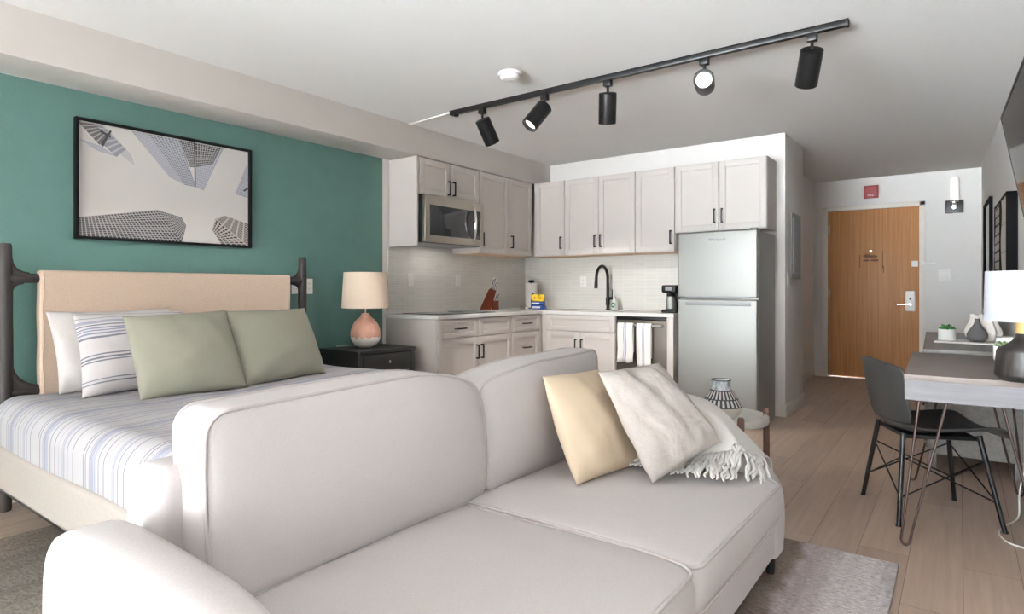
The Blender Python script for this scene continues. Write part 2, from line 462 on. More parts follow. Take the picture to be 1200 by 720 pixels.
# ------------------------------------------------------------------ palette
M = {}
M['ceil'] = mat('ceiling_paint', (238, 238, 237), .9, bump=.25, bscale=90, bdist=.002)
M['white'] = mat('white_wall_paint', (228, 225, 222), .8, bump=.25, bscale=160, bdist=.002)
M['grey_wall'] = mat('hall_wall_paint', (226, 224, 221), .8, bump=.25, bscale=160, bdist=.002)
M['green'] = mat('green_wall_paint', (80, 114, 107), .7, bump=.5, bscale=130, bdist=.003, var=.02)
M['trim'] = mat('trim_paint', (228, 224, 216), .5)
M['floor'] = floor_mat(); M['tile'] = tile_mat(); M['rug'] = rug_mat()
M['cab'] = mat('cabinet_paint', (199, 192, 187), .45)
M['cab_under'] = wood('birch_underside', (206, 172, 142), (222, 192, 164), (3, 30, 30))
M['black'] = mat('black_metal', (17, 17, 18), .38, .3)
M['blackpl'] = mat('black_plastic', (17, 17, 18), .4, 0, .3)
M['frameblk'] = mat('matte_black_frame', (18, 18, 19), .8, 0, .08)
M['glassblk'] = mat('dark_glass', (38, 38, 40), .06, 0, .6)
M['steel'] = brushed('brushed_steel', (152, 152, 149), .5, (2, 2, 260), .7, .1)
M['steel_side'] = mat('fridge_side_grey', (140, 140, 138), .45, .4)
M['nickel'] = brushed('warm_steel', (176, 168, 156), .32, (260, 2, 2), 1.0)
M['dwsteel'] = brushed('slate_steel', (92, 84, 77), .42, (260, 2, 2), .65)
M['chrome'] = mat('polished_chrome', (225, 225, 225), .12, 1.0)
M['counter'] = mat('quartz_top', (222, 221, 217), .25, var=.015, vscale=(40, 40, 40))
M['plate'] = mat('white_plastic', (234, 232, 228), .35)
M['linen'] = fabric('headboard_linen', (200, 180, 163), .07, 800, .4)
M['rail_fab'] = fabric('bed_rail_fabric', (164, 156, 149), .05, 900, .3)
M['darkwood'] = wood('dark_bed_wood', (26, 22, 21), (38, 32, 30), (20, 20, 3), .6)
M['blackwood'] = wood('black_oak', (25, 24, 24), (40, 38, 37), (40, 3, 40), .5)
M['sofa'] = fabric('sofa_weave', (201, 196, 196), .03, 1300, .25, .10)
M['sofa_pipe'] = fabric('sofa_piping', (190, 184, 183), .03, 1300, .2)
M['wht_fab'] = fabric('white_cotton', (208, 204, 202), .02, 600, .2, .25)
M['sage'] = fabric('sage_linen', (131, 129, 116), .04, 1000, .3, .12)
M['cream'] = fabric('cream_cotton', (206, 188, 164), .015, 1200, .15, .12)
M['oatmeal'] = fabric('oatmeal_linen', (172, 165, 159), .05, 700, .5, .7)
M['throw'] = fabric('throw_knit', (236, 234, 231), .02, 500, .4, .05)
M['shade'] = fabric('shade_linen', (222, 203, 184), .03, 500, .3)
M['wshade'] = fabric('white_shade', (208, 210, 216), .015, 500, .2)
M['terracotta'] = mat('blush_glaze', (196, 148, 128), .45, var=.05, vscale=(20, 20, 20))
M['wglaze'] = mat('white_glaze', (232, 226, 218), .3)
M['walnut'] = wood('knife_block_wood', (60, 26, 16), (82, 38, 24), (30, 30, 4), .85)
M['walnut'].node_tree.nodes['Principled BSDF'].inputs['Specular IOR Level'].default_value = .08
M['tablewood'] = wood('walnut_leg', (78, 54, 44), (104, 74, 62), (30, 30, 4), .45)
M['door'] = wood('door_veneer', (160, 108, 64), (190, 138, 90), (70, 70, 1.2), .5)
M['deskwood'] = wood('grey_desk_wood', (114, 103, 99), (130, 119, 113), (2, 45, 45), .45)
M['deskedge'] = wood('grey_desk_front', (112, 110, 114), (130, 128, 132), (3, 40, 40), .5)
M['console'] = wood('grey_console_wood', (112, 108, 104), (134, 130, 126), (40, 3, 40), .35)
M['copper'] = mat('bronze_rod', (62, 48, 44), .4, .6)
M['leather'] = mat('charcoal_leather', (50, 50, 49), .5, bump=.3, bscale=260, var=.06)
M['goldwood'] = wood('pale_wood', (214, 176, 112), (228, 194, 132), (40, 40, 6), .5)
M['ceramic_dk'] = mat('brushed_black_ceramic', (42, 39, 37), .45, var=.5, vscale=(90, 90, 5), bump=.6, bscale=60)
M['ceramic_bk'] = mat('black_ceramic', (44, 40, 40), .35)
M['leaf'] = mat('succulent_leaf', (54, 110, 52), .5, var=.3, vscale=(30, 30, 30))
M['palegreen'] = mat('pale_leaf', (150, 176, 128), .5, var=.2, vscale=(30, 30, 30))
M['marble'] = mat('white_marble', (232, 228, 224), .3, var=.02)
M['vasewhite'] = mat('matte_white_ceramic', (228, 220, 212), .7)
M['vasegrey'] = mat('matte_grey_ceramic', (84, 82, 82), .7)
M['soil'] = mat('dark_soil', (54, 44, 36), .9, bump=1, bscale=200)
M['letter'] = mat('badge_grey', (70, 72, 74), .5)
M['red'] = mat('alarm_red', (146, 26, 30), .4)
M['panelgrey'] = mat('panel_grey', (142, 144, 146), .5, .2)
M['yellow'] = mat('yellow_wrap', (236, 196, 40), .35, var=.12, vscale=(60, 60, 60))
M['blue'] = mat('blue_wrap', (40, 78, 150), .3, var=.15, vscale=(40, 40, 40))
M['label'] = mat('white_label', (232, 232, 236), .5)
M['greenlabel'] = mat('green_label', (58, 112, 84), .5)
M['paper'] = mat('paper_towel', (236, 232, 228), .9, bump=.5, bscale=120)
M['sponge'] = mat('scouring_sponge', (108, 112, 96), .95, bump=1, bscale=300)
M['residue'] = mat('old_glue_residue', (106, 68, 40), .6)
m_, N_, L_, b_ = base_mat('clear_plastic', (225, 232, 232), .08); b_.inputs['Transmission Weight'].default_value = .85; b_.inputs['IOR'].default_value = 1.3
M['clear'] = m_
m_, N_, L_, b_ = base_mat('mirror_glass', (210, 214, 214), .03, 1.0); M['mirror'] = m_
M['screen'] = mat('tv_screen', (14, 14, 16), .08, 0, .6)
M['lens'] = emis('spot_lens', (250, 247, 240), 1.1)
M['tube'] = emis('sconce_tube', (236, 234, 230), .45)
bl = (122, 126, 147); gr = (104, 105, 114); lb = (150, 152, 166)
M['quilt'] = stripes('striped_quilt', [(.03, .042, gr), (.075, .087, gr), (.15, .157, gr), (.175, .188, bl), (.196, .209, bl), (.217, .23, bl), (.24, .275, lb), (.33, .34, gr), (.43, .445, gr), (.52, .527, gr), (.60, .607, bl), (.62, .65, lb), (.70, .715, bl), (.82, .832, gr)], .46, False, (176, 172, 174))
M['pstripe'] = stripes('striped_cotton', [(.16, .175, gr), (.20, .213, gr), (.38, .392, gr), (.405, .42, gr), (.435, .447, gr), (.60, .62, gr), (.64, .655, bl), (.668, .683, bl), (.695, .71, bl), (.73, .745, gr), (.76, .80, lb), (.84, .848, gr), (.93, .945, gr)], 1.0, True, (204, 200, 201), 'Y')
M['towel'] = stripes('striped_towel', [(.40, .43, (96, 104, 156)), (.47, .49, (96, 104, 156)), (.53, .56, (96, 104, 156))], 1.0, True, (234, 230, 226), 'X')

# ------------------------------------------------------------------ the room
H_C = 2.52; YB = 5.76
WALL_ANG = math.atan(.16/5.8)
def wallx(y): return 4.26+(8.75-y)*.16/5.8
struct(bx(-.2, 4.9, -6.8, 9.0, -.1, 0).build('floor', M['floor']))
struct(bx(-.2, 4.9, -6.8, 9.0, H_C, H_C+.1).build('ceiling', M['ceil']))
struct(bx(-.12, 0, -6.5, 3.60, 0, H_C).build('wall_left', M['green']))
struct(bx(-.12, 0, 3.60, YB, 0, H_C).build('wall_kitchen', M['white']))
struct(bx(-.12, 2.816, YB, 6.52, 0, H_C, .004, 1).build('wall_back', M['white']))
struct(bx(2.42, 2.52, 6.52, 8.75, 0, H_C).build('wall_hall', M['grey_wall']))
w = MB()                                                   # entry wall with the door opening
dx0, dx1, dz = 2.66, 3.69, 2.15
w.box(2.42, dx0, 8.75, 8.87, 0, H_C); w.box(dx1, 4.5, 8.75, 8.87, 0, H_C); w.box(dx0, dx1, 8.75, 8.87, dz, H_C)
struct(w.build('wall_entry', M['grey_wall']))
w = MB().prism([(wallx(9), 9.0), (wallx(-6.6), -6.6), (wallx(-6.6)+.12, -6.6), (wallx(9)+.12, 9.0)], 0, H_C, 'z')
struct(w.build('wall_right', M['grey_wall']))
w = MB()                                                   # rear wall: a wide window opening behind the camera
w.box(-.12, .35, -6.6, -6.5, 0, H_C); w.box(4.2, 4.7, -6.6, -6.5, 0, H_C); w.box(.35, 4.2, -6.6, -6.5, 0, .12); w.box(.35, 4.2, -6.6, -6.5, 2.4, H_C)
struct(w.build('wall_rear', M['white']))
w = MB()
for x in (.35, 1.62, 2.88, 4.15): w.box(x, x+.05, -6.58, -6.52, .12, 2.4)
w.box(.35, 4.2, -6.58, -6.52, .12, .17); w.box(.35, 4.2, -6.58, -6.52, 2.35, 2.4)
struct(w.build('window_1', M['trim']))
struct(bx(0, .35, -6.5, YB, 2.272, H_C, .004, 1).build('soffit', M['white']))
struct(bx(0, .008, 3.66, YB, .90, 1.52).build('wall_tile_kitchen', M['tile']))
struct(bx(.008, 2.07, YB-.008, YB, .90, 1.52).build('wall_tile_back', M['tile']))
# baseboards
struct(bx(0, .014, -6.5, 2.9, 0, .1, .003, 1).build('baseboard_left', M['trim']))
struct(bx(2.70, 2.828, YB-.014, YB, 0, .11, .003, 1).build('baseboard_back', M['trim']))
struct(bx(2.816, 2.83, YB-.014, 6.52, 0, .11, .003, 1).build('baseboard_partition', M['trim']))
struct(bx(2.52, 2.534, 6.52, 8.75, 0, .11, .003, 1).build('baseboard_hall', M['trim']))
w = MB().box(2.53, dx0-.03, 8.736, 8.75, 0, .11, .003, 1); w.box(dx1+.03, 4.25, 8.736, 8.75, 0, .11, .003, 1)
struct(w.build('baseboard_entry', M['trim']))
w = MB().prism([(wallx(8.7)-.014, 8.7), (wallx(-6.5)-.014, -6.5), (wallx(-6.5), -6.5), (wallx(8.7), 8.7)], 0, .11, 'z')
struct(w.build('baseboard_right', M['trim']))

# entry door
d = thing('door_1', 'brown wood-veneer entry door at the end of the hallway', 'door', (dx0, 8.75, 0)); struct(d)
DW = dx1-dx0
bx(.022, DW-.022, .02, .065, .012, dz-.022, .003, 1).build('door_panel', M['door'], d)
f = MB().box(-.035, .022, -.012, .1, 0, dz+.03, .004, 1).box(DW-.022, DW+.035, -.012, .1, 0, dz+.03, .004, 1).box(-.035, DW+.035, -.012, .1, dz-.022, dz+.035, .004, 1)
f.build('door_frame', M['trim'], d)
bx(.02, DW-.02, -.005, .018, .0, .012).build('threshold', M['plate'], d)
for z in (.25, 1.08, 1.9):
    h = MB(); h.cyl((.022, .012, z-.05), (.022, .012, z+.05), .009, n=12); h.box(.022, .05, .015, .02, z-.05, z+.05); h.build('hinge', M['nickel'], d)
bx(DW-.165, DW-.06, -.006, .02, .86, 1.11, .012, 3).build('lock_plate', M['plate'], d)['label'] = 'white plastic electronic lock plate'
k = MB(); k.cyl((DW-.112, -.006, .945), (DW-.112, -.05, .945), .012, n=14); k.tube([(DW-.112, -.05, .945), (DW-.15, -.055, .945), (DW-.25, -.05, .942)], [.008, .007, .005], 10)
k.build('lever_handle', M['chrome'], d)
k = MB(); k.cyl((DW-.112, -.006, 1.01), (DW-.112, -.012, 1.01), .012, n=12); k.build('keyhole', M['black'], d)
k = MB(); k.box(DW-.10, DW-.035, -.004, .02, 1.40, 1.47, .004, 2); k.cyl((DW-.0, -.024, 1.435), (DW+.135, -.024, 1.435), .013, n=10, bev=.004); k.box(DW-.012, DW+.03, -.03, -.010, 1.41, 1.46, .004, 1)
k.build('swing_bar_lock', M['plate'], d)
k = MB(); k.cyl((DW*.49, .012, 1.60), (DW*.49, .021, 1.60), .011, n=14); k.build('peephole', M['chrome'], d)
k = MB()
for (cx, cz, rx, rz) in ((-.055, 1.545, .045, .022), (.01, 1.535, .055, .02), (-.06, 1.488, .04, .014), (.03, 1.488, .05, .016)):
    st = k.mark(); k.lathe([(1, 0), (.9, .0006)], 14); k.xf(M4.Translation((DW*.5+cx, .0205, cz)) @ M4.Rotation(pi/2, 4, 'X') @ M4.Diagonal((rx, rz, 1, 1)), st)
for (cx, z0, z1) in ((-.13, 1.40, 1.56), (.115, 1.38, 1.6), (.125, 1.33, 1.42)):
    k.box(DW*.5+cx-.004, DW*.5+cx+.004, .0198, .0205, z0, z1)
k.build('glue_residue', M['residue'], d)

# ------------------------------------------------------------------ fixtures on walls and ceiling
def wall_plate(name, label, cat, loc, rotz, w=.074, h=.118, kind='switch', gangs=1, group=None):
    t = thing(name, label, cat, loc, rotz, group)          # local: plate faces -y, wall at y=0
    bx(-w/2, w/2, -.007, 0, -h/2, h/2, .003, 2).build('cover_plate', M['plate'], t)
    for g in range(gangs):
        gx = (g-(gangs-1)/2)*.046
        if kind == 'switch': bx(gx-.016, gx+.016, -.011, -.006, -.032, .032, .002, 1).build('rocker', M['plate'], t)
        else:
            for zz in (-.02, .02):
                m = bx(gx-.015, gx+.015, -.0085, -.006, zz-.013, zz+.013, .002, 1)
                q = m.build('socket', M['plate'], t)
                s = MB()
                for sx in (-.006, .006): s.box(gx+sx-.001, gx+sx+.001, -.0089, -.0084, zz-.003, zz+.005)
                s.build('slot', M['blackpl'], q)
    return t
LW = pi/2   # faces +x on the left wall
wall_plate('wall_outlet', 'white outlet plate on green wall, just left of the right bed post', 'outlet', (.001, 2.735, 1.155), LW, .07, kind='outlet', group='outlets on the green wall')
wall_plate('wall_outlet', 'white outlet plate on green wall, between bed post and table lamp', 'outlet', (.001, 2.85, 1.155), LW, .07, kind='outlet', group='outlets on the green wall')
wall_plate('light_switch', 'white switch plate on tile wall, nearest the table lamp', 'light switch', (.009, 3.93, 1.22), LW, .074, group='switches on the tile')
wall_plate('light_switch', 'white switch plate on tile wall beside the knife block', 'light switch', (.009, 4.58, 1.22), LW, .074, group='switches on the tile')
wall_plate('wall_outlet', 'white outlet plate on tile wall left of the black faucet', 'outlet', (.78, YB-.009, 1.21), 0, kind='outlet')
wall_plate('light_switch', 'white double switch plate to the right of the entry door', 'light switch', (3.915, 8.749, 1.29), 0, .118, .125, gangs=2)
wall_plate('light_switch', 'white switch plate on partition edge below the electrical panel', 'light switch', (2.817, 5.86, 1.215), LW, .074)
wall_plate('wall_outlet', 'white outlet plate on right wall behind the black desk lamp', 'outlet', (wallx(4.05)-.001, 4.05, .92), -LW, kind='outlet')

t = thing('electrical_panel', 'grey metal electrical panel on the hallway partition', 'electrical panel', (2.817, 6.15, 1.53), LW)
bx(-.19, .19, -.014, 0, -.30, .30, .004, 2).build('panel_frame', M['panelgrey'], t)
p_ = bx(-.15, .15, -.022, -.012, -.255, .255, .003, 1).build('panel_door', M['panelgrey'], t)
for z in (-.14, .14): MB().cyl((-.11, -.022, z), (-.11, -.028, z), .009, n=10).build('latch', M['chrome'], p_)

t = thing('fire_alarm', 'red fire alarm box on the wall above the entry door', 'fire alarm', (3.17, 8.749, 2.34))
MB().prism([(-.08, -.08), (.08, -.08), (.08, .08), (-.08, .08)], 0, -.012, 'y').build('mounting_plate', M['red'], t)
o = MB(); o.rbox((0, -.03, 0), (.074, .026, .07), .012, 3); o.build('alarm_body', M['red'], t)
text('lettering', 'FIRE', .036, M4.Translation((.0, -.0565, -.05)) @ M4.Rotation(pi/2, 4, 'X'), M['label'], t)
k = MB()
for i in range(5): k.box(-.05, .05, -.0585, -.055, .0+i*.011, .005+i*.011)
k.build('sounder_grille', M['red'], t)

t = thing('wall_sconce', 'wall sconce with white glass tube on square black plate', 'sconce', (4.01, 8.749, 2.09))
bx(-.085, .085, -.025, 0, -.075, .075, .004, 2).build('back_plate', M['black'], t)
k = MB(); k.box(-.022, .022, -.075, -.02, -.03, .06, .004, 2); k.cyl((0, -.07, .045), (0, -.07, .07), .042, n=24); k.build('bracket', M['chrome'], t)
k = MB(); k.lathe([(.038, .065), (.04, .075), (.04, .315), (.036, .33)], 28, (0, -.07, 0)); k.build('glass_tube', M['tube'], t)

t = thing('smoke_detector', 'round white smoke detector on the ceiling behind the track', 'smoke detector', (1.74, 3.13, H_C))
k = MB(); k.lathe([(.078, 0), (.08, -.006), (.078, -.016), (.07, -.018)], 36); k.build('mounting_base', M['plate'], t)
k = MB(); k.lathe([(.062, -.016), (.064, -.03), (.056, -.042), (.03, -.046), (.012, -.047)], 36); b_ = k.build('detector_body', M['plate'], t)
k = MB(); k.lathe([(.012, -.046), (.011, -.05)], 16); k.build('test_button', M['trim'], b_)

# ceiling track and its five heads
TY = 3.53; TZ = H_C
t = thing('ceiling_track', 'long black lighting track fixed to the ceiling', 'light track', (.88, TY, TZ))
bx(0, 2.71, -.018, .018, -.034, 0, .002, 1).build('rail', M['black'], t)
bx(-.012, .0, -.02, .02, -.036, 0, .002, 1).build('end_cap', M['black'], t)
MB().cyl((.04, -.0, -.033), (.04, 0, -.05), .02, n=14, bev=.003).build('live_end_feed', M['black'], t)
bx(2.71, 2.722, -.02, .02, -.036, 0, .002, 1).build('end_cap', M['black'], t)
for x in (.5, 1.25, 1.9, 2.2): MB().cyl((x, 0, -.0335), (x, 0, -.0355), .006, n=8).build('screw', M['chrome'], t)
k = MB().tube([(.88, TY, TZ-.008), (.6, TY+.03, TZ-.008), (.353, TY+.05, TZ-.008)], .007, 8)
tag(k.build('cable_cover', M['plate']), 'thin white cable cover running from track to soffit', 'cable cover')
yaw = R(36.4)
def spot(xrel, fwd, right, up, label, watt=36, cone=80, side=False):
    x = 4.06+xrel
    vd = V((xrel, TY, 0)).normalized(); rd = V((vd.y, -vd.x, 0))
    e = (vd*fwd+rd*right+V((0, 0, 1))*up).normalized()
    t = thing('track_spotlight', label, 'track light', (x, TY, TZ-.034), 0, 'spotlights along the ceiling track')
    k = MB().box(-.025, .025, -.021, .021, -.04, 0, .003, 1); k.build('adapter', M['black'], t)
    piv = V((0, 0, -.085))
    MB().cyl((0, 0, -.04), piv, .0085, n=10).build('stem', M['black'], t)
    k = MB(); k.lathe([(.02, -.004), (.052, 0), (.057, .005), (.0575, .19), (.056, .195), (.050, .195), (.047, .165), (.03, .155)], 36)
    q = V((0, 0, 1)).rotation_difference(e).to_matrix().to_4x4()
    top = piv - q.to_3x3() @ V((0, 0, .004))
    if side: top = piv+V((0, 0, -.056))-e*.10             # this head hangs from its flank
    mat_ = M4.Translation(top) @ q
    o = k.build('lamp_housing', M['black'], t); o.matrix_local = mat_
    k = MB(); k.lathe([(.003, .166), (.030, .168), (.0445, .172), (.0445, .167)], 32, cap=True)
    o2 = k.build('lamp_lens', M['lens'], o)
    k = MB(); k.tube([(.052*cos(a), .052*sin(a), .192) for a in [2*pi*i/36 for i in range(36)]], .0035, 6, True)
    k.build('trim_ring', M['blackpl'], o)
    k = MB(); k.tube([(.022*cos(a), .022*sin(a), .1675) for a in [2*pi*i/28 for i in range(28)]], .0016, 6, True); k.build('lens_ring', M['plate'], o)
    L = bpy.data.lights.new('spot_beam', 'SPOT'); L.energy = watt; L.spot_size = R(cone); L.spot_blend = .3; L.shadow_soft_size = .04; L.color = (1, .97, .94)
    lo = bpy.data.objects.new('spot_beam', L); COL.objects.link(lo); lo.parent = o
    lo.matrix_local = M4.Translation((0, 0, .2)) @ M4.Rotation(pi, 4, 'X')
spot(-2.878, .42, .42, -.85, 'black track spotlight at the soffit end of the track, tilted right', 60, 74)
spot(-2.32, -.30, -.55, -.75, 'black track spotlight second from the soffit end, tilted left showing its rim')
spot(-1.833, .36, -.02, -.93, 'black track spotlight in the middle of the track, hanging nearly straight down', 40, 64)
spot(-1.204, -.98, -.04, -.10, 'black track spotlight facing forward with its bright white lens', 6, 34, True)
spot(-.63, .62, -.16, -.78, 'black track spotlight at the free end of the track, largest in view', 22, 60)

# art on the green wall
t = thing('framed_print', 'black framed photograph of skyscrapers seen from below, on green wall', 'picture', (0, 1.832, 1.77))
hw, hh = .53, .345
k = MB()
k.box(.0, .04, -hw, -hw+.014, -hh, hh); k.box(.0, .04, hw-.014, hw, -hh, hh); k.box(0, .04, -hw+.014, hw-.014, -hh, -hh+.014); k.box(0, .04, -hw+.014, hw-.014, hh-.014, hh)
k.build('frame', M['frameblk'], t)
iw, ih = hw-.014, hh-.014
def pic(px, py):
    """fraction across and up inside the print, read off the photograph's own perspective"""
    yt = 72+(px-55)*.195; yb = 632+(px-55)*.05375
    v = (yb-py)/(yb-yt)
    s = (px-55)/800.0
    u = s*447/(560*(1-s)+447*s)                        # the far end of the print looks smaller
    return (-iw+2*iw*u, -ih+2*ih*min(1, max(0, v)))
pm = [mat('print_sky', (222, 220, 218), .5), lattice('print_tower_dark', (58, 56, 58), (178, 176, 178), .28, .3), lattice('print_tower_mid', (120, 122, 132), (190, 192, 200), .35, .35),
      lattice('print_tower_light', (168, 170, 182), (196, 198, 206), .3, .3), mat('print_mist', (196, 196, 200), .5), mat('print_black', (40, 40, 42), .5), lattice('print_tower_brown', (64, 56, 54), (196, 190, 186), .45, .25)]
k = MB(); k.box(.004, .012, -iw, iw, -ih, ih, mi=0)
lay = [0]
def facet(pts, mi, nu, nv, n=12):
    lay[0] += 1; x = .0122+lay[0]*.00012
    q = [pic(*p) for p in pts]
    A, B, C_, D = [V((x, a, b)) for a, b in q]
    rows = [[A*(1-i/n)*(1-j/n)+B*(i/n)*(1-j/n)+C_*(i/n)*(j/n)+D*(1-i/n)*(j/n) for i in range(n+1)] for j in range(n+1)]
    k.grid(rows, mi, lambda r, c: (c/n*nu, r/n*nv))
facet([(55, 75), (180, 96), (310, 240), (325, 292)], 4, 1, 1)
facet([(55, 78), (165, 95), (285, 215), (240, 252)], 2, 9, 7); facet([(55, 78), (130, 88), (195, 150), (160, 195)], 1, 8, 6)
facet([(55, 160), (160, 195), (240, 250), (150, 222)], 3, 8, 3)
facet([(165, 190), (210, 122), (218, 128), (176, 205)], 5, 1, 1); facet([(165, 120), (214, 150), (212, 160), (162, 132)], 5, 1, 1)
facet([(305, 122), (385, 140), (560, 385), (492, 350)], 3, 5, 22); facet([(385, 140), (540, 170), (612, 395), (560, 385)], 2, 9, 26)
facet([(535, 168), (606, 182), (612, 300), (585, 300)], 1, 7, 14)
facet([(606, 182), (742, 209), (648, 412), (612, 395)], 3, 9, 18); facet([(606, 182), (730, 207), (690, 285), (612, 300)], 1, 10, 10)
facet([(603, 180), (610, 181), (612, 395), (606, 392)], 5, 1, 1)
facet([(850, 285), (855, 286), (855, 446), (793, 428)], 3, 5, 14); facet([(832, 410), (854, 395), (854, 405), (836, 416)], 5, 1, 1)
facet([(55, 542), (430, 505), (548, 658), (55, 630)], 1, 26, 13, 20); facet([(430, 505), (545, 540), (567, 580), (548, 658)], 1, 9, 13)
facet([(700, 545), (742, 530), (855, 572), (855, 675)], 6, 12, 5); facet([(700, 545), (855, 675), (730, 667), (688, 600)], 6, 10, 5)
k.build('print', pm, t, smooth=False, fixn=False)

# television and the wall art of the right wall (they follow that wall's own angle)
t = thing('television', 'black flat screen television tilted down high on the right wall', 'television', (wallx(4.2), 4.2, 1.72), WALL_ANG)
# local: x=0 wall, -x into the room, +y along the wall away
st = M4.Translation((-.085, 0, .0)) @ M4.Rotation(R(-10), 4, 'Y')
def tv(name, mbx, m, par=t):
    mbx.xf(st); return mbx.build(name, m, par)
tv('casing', MB().box(-.0, .035, -1.13, 0, -.29, .345, .006, 2), M['blackpl'])
tv('screen', MB().box(-.004, .0, -1.115, -.015, -.268, .33), M['screen'])
k = MB().box(-.006, .002, -1.13, -1.118, -.29, .345).box(-.006, .002, -.012, 0, -.29, .345).box(-.006, .002, -1.13, 0, -.29, -.27).box(-.006, .002, -1.13, 0, .333, .345)
tv('bezel', k, M['black'])
k = MB().box(-.05, 0, -.75, -.4, -.1, .12, .004, 1); k.build('wall_mount', M['black'], t)

t = thing('wall_mirror', 'tall narrow mirror with thin dark frame on right wall by entry', 'mirror', (wallx(7.55), 7.55, 1.46), WALL_ANG)
k = MB().box(-.028, 0, -.42, -.40, -.53, .53).box(-.028, 0, .40, .42, -.53, .53).box(-.028, 0, -.40, .40, -.53, -.51).box(-.028, 0, -.40, .40, .51, .53)
k.build('frame', M['frameblk'], t); bx(-.016, -.004, -.40, .40, -.51, .51).build('mirror_glass', M['mirror'], t)
artm = stripes('carved_panel_face', [(0.0, .10, (70, 66, 64)), (.33, .40, (90, 84, 80)), (.66, .72, (80, 76, 72))], .21, False, (176, 168, 160), 'Z')
artm2 = stripes('carved_panel_plain', [(.0, .05, (150, 143, 137))], .19, False, (182, 174, 166), 'Z')
def art(label, y0, y1, z0, z1, th, face):
    t = thing('wall_art_panel', label, 'wall art', (wallx((y0+y1)/2), (y0+y1)/2, z0), WALL_ANG, 'pair of wooden art panels on the right wall')
    L_ = y1-y0; h = z1-z0
    k = MB().box(-th, 0, -L_/2, -L_/2+.02, 0, h).box(-th, 0, L_/2-.02, L_/2, 0, h).box(-th, 0, -L_/2, L_/2, 0, .02).box(-th, 0, -L_/2, L_/2, h-.02, h)
    k.build('frame', M['frameblk'], t)
    n = 40; pts = []
    rows = [[(-th+.004-.003*sin(14*j/n*h+2.2*sin(5*i/n*3)), -L_/2+.02+(L_-.04)*i/n, .02+(h-.04)*j/n) for i in range(n+1)] for j in range(n+1)]
    k = MB(); k.grid(rows); k.build('carved_face', face, t)
art('dark framed wooden panel with wavy dark grooves, nearer the mirror', 5.95, 6.45, 1.0, 1.81, .034, artm)
art('dark deep framed pale wooden panel, nearer the television', 5.08, 5.5, 1.0, 1.77, .06, artm2)
# ------------------------------------------------------------------ kitchen
def shaker(w, h, t=.02, st=.058):
    """shaker front, local x 0..w, z 0..h, outer face at y=-t"""
    g = .0015; s2 = min(st, h*.28)
    k = MB()
    k.box(g, st, -t, 0, g, h-g, .0022, 1); k.box(w-st, w-g, -t, 0, g, h-g, .0022, 1)
    k.box(st-.002, w-st+.002, -t, 0, g, s2, .0022, 1); k.box(st-.002, w-st+.002, -t, 0, h-s2, h-g, .0022, 1)
    k.box(st-.004, w-st+.004, -t+.009, -.002, s2-.004, h-s2+.004)
    return k
def pull(vertical=True, L=.128):
    k = MB(); a = L/2
    if vertical:
        k.box(-.006, .006, -.036, -.026, -a, a, .002, 1); k.box(-.005, .005, -.03, .0, -a, -a+.012); k.box(-.005, .005, -.03, .0, a-.012, a)
    else:
        k.box(-a, a, -.036, -.026, -.006, .006, .002, 1); k.box(-a, -a+.012, -.03, 0, -.005, .005); k.box(a-.012, a, -.03, 0, -.005, .005)
    return k
def move(o, p): o.location = p; return o
def unit(name, label, loc, rotz, w, d, h, doors=(), drawers=(), under=False, group=None, toe=0.0, open_top=0.0):
    """local: wall at y=0, front at y=-d (doors stand .02 proud of the carcass)"""
    t = thing(name, label, 'cabinet', loc, rotz, group)
    c = d-.02
    if open_top:                                           # a sink cabinet: room for the basin above the carcass
        k = MB().box(0, w, -c, 0, toe, open_top).box(0, w, -c, -c+.018, open_top, h).box(0, .018, -c+.018, 0, open_top, h).box(w-.018, w, -c+.018, 0, open_top, h)
    else: k = MB().box(0, w, -c, 0, toe, h, .0015, 1)
    if toe: k.box(.0, w, -c+.06, -.02, 0, toe)
    k.build('body', M['cab'], t)
    if under: bx(.02, w-.02, -c+.01, -.01, -.004, .0).build('underside', M['cab_under'], t)
    for x0, x1, z0, z1, hx, hz in doors:
        o = move(shaker(x1-x0, z1-z0).build('door', M['cab'], t), (x0, -c, z0))
        if hx is not None: move(pull().build('handle', M['black'], o), ((.032 if hx == 'l' else x1-x0-.032), -.02, hz if hz > 0 else z1-z0+hz))
    for x0, x1, z0, z1, hd in drawers:
        o = move(shaker(x1-x0, z1-z0).build('drawer', M['cab'], t), (x0, -c, z0))
        if hd: move(pull(False).build('handle', M['black'], o), ((x1-x0)/2, -.02, (z1-z0)/2))
    return t
ZU = 1.482; ZT = 2.268
g1 = 'upper cabinets of the kitchen'; g2 = 'base cabinets of the kitchen'
# left run, front on x=.35
t = unit('wall_cabinet', 'short two-door wall cabinet above the microwave', (.008, 3.69, 1.95), LW, .81, .342, ZT-1.95, [(.018, .405, .004, .314, 'r', .085), (.405, .808, .004, .314, 'l', .085)], group=g1)
o = bx(-.018, -.0005, -.342, 0, 1.505-1.95, ZT-1.95).build('end_panel', M['cab'], t)
unit('wall_cabinet', 'tall wall cabinet on left wall beside the microwave right edge', (.008, 4.502, ZU), LW, .476, .342, ZT-ZU, [(.002, .474, .002, ZT-ZU-.002, 'l', .13)], under=True, group=g1)
unit('wall_cabinet', 'narrow tall wall cabinet on left wall in the inner corner', (.008, 4.98, ZU), LW, .42, .342, ZT-ZU, [(.002, .418, .002, ZT-ZU-.002, 'l', .13)], under=True, group=g1)
